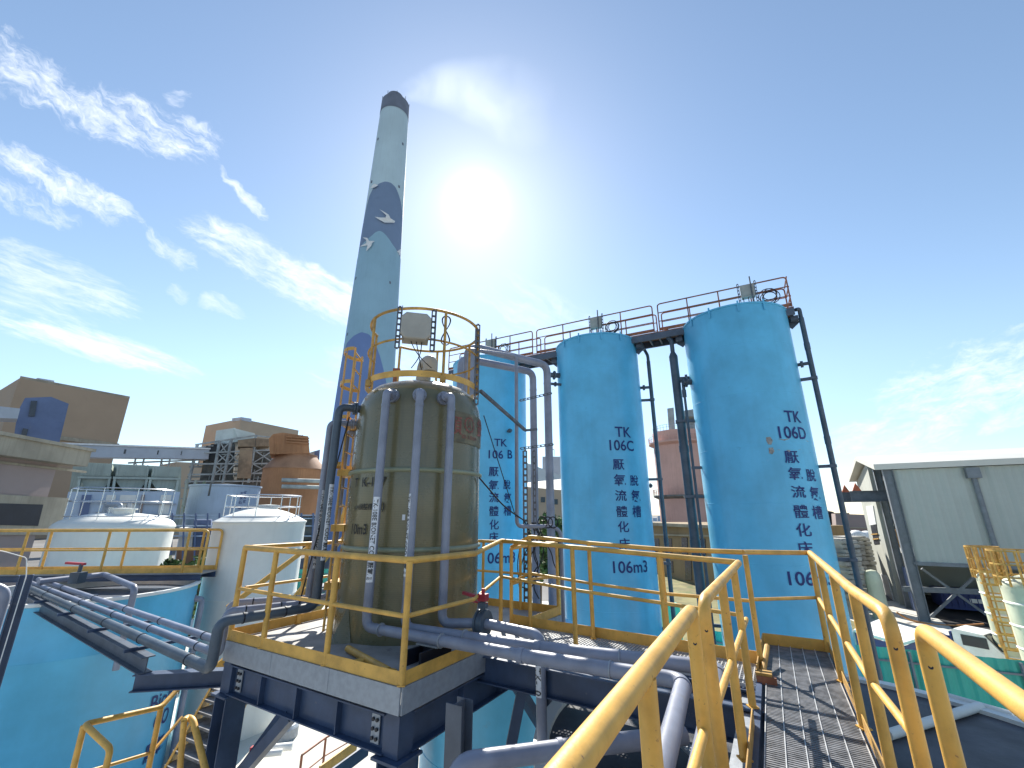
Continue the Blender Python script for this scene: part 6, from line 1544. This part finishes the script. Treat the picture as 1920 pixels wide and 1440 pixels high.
# canopy, truck, car
t = thing('canopy', PD(1680, 1195, 22), 'low white canopy with a blue side curtain beyond the green fence', 'canopy')
q = [PZ(u, v, -3.95) for u, v in ((1600, 1180), (1650, 1160), (1750, 1188), (1690, 1206))]
make('roof', MB().prism(q, -4.03, -3.95), M['whitepaint'], t)
m = MB(); m.bar(q[3] - V(0, 0, .4), q[0] - V(0, 0, .4), .03, .6); m.bar(q[3] - V(0, 0, .4), q[2] - V(0, 0, .4), .03, .6); make('curtain', m, M['navybox'], t)
for p in q: make('post', MB().tube([V(p.x * 1.0, p.y, G), V(p.x, p.y, -4.0)], .05, 8), M['galv'], t)
def truck(base, hd, label):
    t = thing('truck', base, label, 'truck'); d = V(math.cos(rad(hd)), math.sin(rad(hd)), 0); s = V(-d.y, d.x, 0)
    P = lambda x, y, z: V(base.x, base.y, base.z) + d * x * .74 + s * y * .74 + V(0, 0, z * .74)
    def sec(m, prof, hw):
        k = len(prof); vs = [P(x, -hw, z) for x, z in prof] + [P(x, hw, z) for x, z in prof]
        m.add(vs, [tuple(range(k)), tuple(range(2 * k - 1, k - 1, -1))] + [(i, k + i, k + (i + 1) % k, (i + 1) % k) for i in range(k)]); return m
    cab = make('cab', sec(MB(), [(0, .45), (2.0, .45), (2.05, 1.1), (1.75, 1.35), (1.25, 2.05), (.1, 2.12), (0, 2.0)], .85), M['whitepaint'], t)
    make('windscreen', sec(MB(), [(1.76, 1.38), (1.80, 1.38), (1.30, 2.03), (1.26, 2.03)], .74), M['glass'], cab)
    for y in (-.86, .86): make('side_window', MB().obox(P(.85, y, 1.65), d, s, (0, 0, 1), .37, .012, .19), M['glass'], cab)
    make('bed', MB().obox(P(-1.75, 0, .95), d, s, (0, 0, 1), 1.25, .66, .06).obox(P(-1.75, .88, 1.2), d, s, (0, 0, 1), 1.25, .03, .15).obox(P(-1.75, -.88, 1.2), d, s, (0, 0, 1), 1.25, .03, .15).obox(P(-.08, 0, 1.45), d, s, (0, 0, 1), .03, .65, .37), M['navybox'], t)
    for x in (1.2, -2.2):
        for y in (-.78, .78): make('wheel', MB().tube([P(x, y - .1, .38), P(x, y + .1, .38)], .28, 18), M['black'], t)
    return t
truck(AZ(azi(1808, 1225), 27.0, G), -62, 'small white lorry with a dark windscreen beyond the green fence')
cp = PZ(606, 1108, G); t = thing('parked_car', cp, 'white car parked far behind the platform, seen past the grey pipes', 'car')
d = V(1, .15, 0).normalized(); s = V(-d.y, d.x, 0)
P = lambda x, y, z: V(cp.x, cp.y, G) + d * x + s * y + V(0, 0, z)
prof = [(-2.1, .35), (2.1, .35), (2.15, .7), (1.5, .9), (.8, 1.4), (-1.1, 1.42), (-1.9, 1.0), (-2.15, .85)]; k = len(prof)
m = MB(); m.add([P(x, -.85, z) for x, z in prof] + [P(x, .85, z) for x, z in prof], [tuple(range(k)), tuple(range(2 * k - 1, k - 1, -1))] + [(i, k + i, k + (i + 1) % k, (i + 1) % k) for i in range(k)]); make('body', m, M['whitepaint'], t)
make('window', MB().obox(P(-.1, 0, 1.15), d, s, (0, 0, 1), .95, .87, .17), M['glass'], t)
for x in (-1.35, 1.35):
    for y in (-.8, .8): make('wheel', MB().tube([P(x, y - .1, .33), P(x, y + .1, .33)], .33, 16), M['black'], t)
# far right: mauve block, coal, stacked scrap, bags
a, b = perp(33, 78); t = thing('mauve_block', PD(1600, 985, 78), 'mauve concrete block building between tank TK 106D and the warehouse', 'building')
m = MB(); panel(m, [(1566, 963), (1640, 966), (1650, 1004), (1570, 1004)], a, b, -10); make('wall', m, M['pinkwall'], t)
m = MB(); panel(m, [(1567, 987), (1645, 990), (1646, 992), (1567, 989)], a, b, .25); make('ledge', m, M['slab'], t)
m = MB()
for u in (1572, 1612, 1638): panel(m, [(u, 1003), (u + 8, 1003), (u + 14, 1050), (u + 4, 1050)], a, b, -1); 
make('pier', m, M['slab'], t)
m = MB(); panel(m, [(1570, 1004), (1660, 1004), (1668, 1052), (1580, 1052)], a, b, -1, -5); make('opening', m, M['dark'], t)
rr = random.Random(9); m = MB(); q = AZ(31.8, 95); 
for k in range(60):
    aa = rr.uniform(-7, 7); h = max(.5, 5.5 * (1 - abs(aa + 2.5) / 9)); m.sphere((q.x + aa, q.y + rr.uniform(-3, 3), zat(1575, 960, 95) - 1.5 + rr.uniform(0, h)), rr.uniform(.7, 1.7), 7, 5)
m.prism([q + V(-9, -4, 0), q + V(8, -4, 0), q + V(8, 4, 0), q + V(-9, 4, 0)], G, zat(1575, 962, 95))
o = tag(make('coal_heap', m, M['coal']), 'black coal heap rising behind the mauve block building', 'heap')
g_ = 'stacks of pale sheets in the yard'
for k, (u, v, d) in enumerate(((1588, 1110, 36), (1602, 1105, 40), (1617, 1100, 44), (1598, 1080, 52), (1622, 1072, 56))):
    p = AZ(azi(u, v), d); t = thing('sheet_stack', (p.x, p.y, G), 'stack of pale sheets in the yard, ' + ('nearest to tank TK 106D', 'second from tank TK 106D', 'nearest to the warehouse wall', 'further back beside tank TK 106D', 'further back by the warehouse wall')[k], 'stack', g_)
    m = MB(); z = G; rr = random.Random(k); aa = rad(rr.uniform(0, 20)); X = V(math.cos(aa), math.sin(aa), 0); Y = V(-X.y, X.x, 0)
    while z < zat(u, 1012, d):
        h = rr.uniform(.1, .25); m.obox(V(p.x, p.y, z + h / 2) + X * rr.uniform(-.12, .12), X, Y, (0, 0, 1), 0.6 + rr.uniform(-.12, .12), .9, h / 2); z += h + rr.uniform(.03, .12)
        m.obox(V(p.x, p.y, z - .04), X, Y, (0, 0, 1), .5, .7, .06)
    make('sheets', m, M['rubble'], t)
for k, (u, v, d) in enumerate(((1606, 1005, 60), (1614, 1007, 61), (1626, 1006, 62))):
    p = AZ(azi(u, v), d); m = MB(); z = zat(u, v, d) ; m.sphere((p.x, p.y, z), .75, 12, 8, .8); m.box(p.x - .9, p.y - .9, G, p.x + .9, p.y + .9, z - .3)
    tag(make('bulk_bag', m, M['whitepaint']), ('left', 'middle', 'right')[k] + ' white bulk bag in the row under the mauve block building', 'bag', 'white bulk bags')
p = AZ(azi(1636, 1080), 36.0); t = thing('round_vessel', (p.x, p.y, G), 'small pale round ended vessel standing by the warehouse gable', 'vessel')
make('shell', MB().lathe([(.42, G), (.42, -3.9), (.38, -3.55), (.25, -3.32), (0, -3.25)], p, 32), M['frpgreen'], t)
railing('yellow railing in the yard just right of tank TK 106D, far off', [PD(1572, 1010, 40), PD(1602, 1011, 41)], [PD(1574, 1010, 40), PD(1587, 1010, 40.5), PD(1600, 1011, 41)], base=G, mids=(.6, 1.2), mt='yellow_dirty', r=.06, rp=.06, rm=.05)

# ------------------------------------------------------------------ trees
def tree(p, h, r, label, n=900, seed=1, leaf=.16):
    rr = random.Random(seed); t = thing('broadleaf_tree', (p.x, p.y, G), label, 'tree', 'small trees in the yard')
    m = MB(); m.tube([V(p.x, p.y, G), V(p.x + .1, p.y, G + h * .5), V(p.x, p.y, G + h * .8)], [.12, .08, .03], 8)
    for k in range(6): a = rr.uniform(0, 2 * PI); m.tube([V(p.x, p.y, G + h * (.35 + .06 * k)), V(p.x + r * .6 * math.cos(a), p.y + r * .6 * math.sin(a), G + h * (.55 + .06 * k))], [.05, .015], 6)
    make('trunk', m, M['bark'], t)
    cl = [(V(p.x + rr.gauss(0, r * .45), p.y + rr.gauss(0, r * .45), G + h * rr.uniform(.35, .95)), r * rr.uniform(.25, .5)) for _ in range(16)]
    m = MB()
    for k in range(n):
        c, cr_ = rr.choice(cl); q = c + V(rr.gauss(0, 1), rr.gauss(0, 1), rr.gauss(0, 1)).normalized() * cr_ * rr.uniform(.4, 1); a = V(rr.gauss(0, 1), rr.gauss(0, 1), rr.gauss(0, .6)).normalized() * leaf; b = a.cross(V(rr.gauss(0, 1), rr.gauss(0, 1), rr.gauss(0, 1))).normalized() * leaf * .5
        m.add([q - a, q + b, q + a, q - b], [(0, 1, 2, 3)])
    make('crown', m, M['leaf'], t)
tree(AZ(azi(372, 1140), 21.0), 4.6, 1.0, 'leafy green tree squeezed between the short blue tank and the white dome tank', 1200, 2)
tree(AZ(azi(1048, 1060), 30.0), 6.0, 1.9, 'leafy green tree glimpsed between tanks TK 106B and TK 106C', 1600, 4, .2)
tree(AZ(azi(1012, 1080), 33.0), 5.0, 1.8, 'low green tree behind the large grey pipes, left of the other small tree', 1200, 5, .2)
railing('pale yellow fence seen far off between tanks TK 106B and TK 106C', [PD(1030, 1082, 26), PD(1062, 1083, 26.5)], [PD(1034 + 5 * k, 1082, 26) for k in range(6)], base=G, mids=(.5, 1.0), mt='yellow_dirty', r=.05, rp=.04, rm=.04)
tag(make('cabinet', MB().obox(PD(1258, 1160, 23.0) - V(0, 0, .2), (1, 0, 0), (0, 1, 0), (0, 0, 1), .35, .3, .75).obox(PD(1258, 1160, 23.0) + V(0, 0, .58), (1, 0, 0), (0, 1, 0), (0, 0, 1), .4, .35, .04), M['fence']), 'small green cabinet on the ground between tanks TK 106C and TK 106D', 'cabinet')
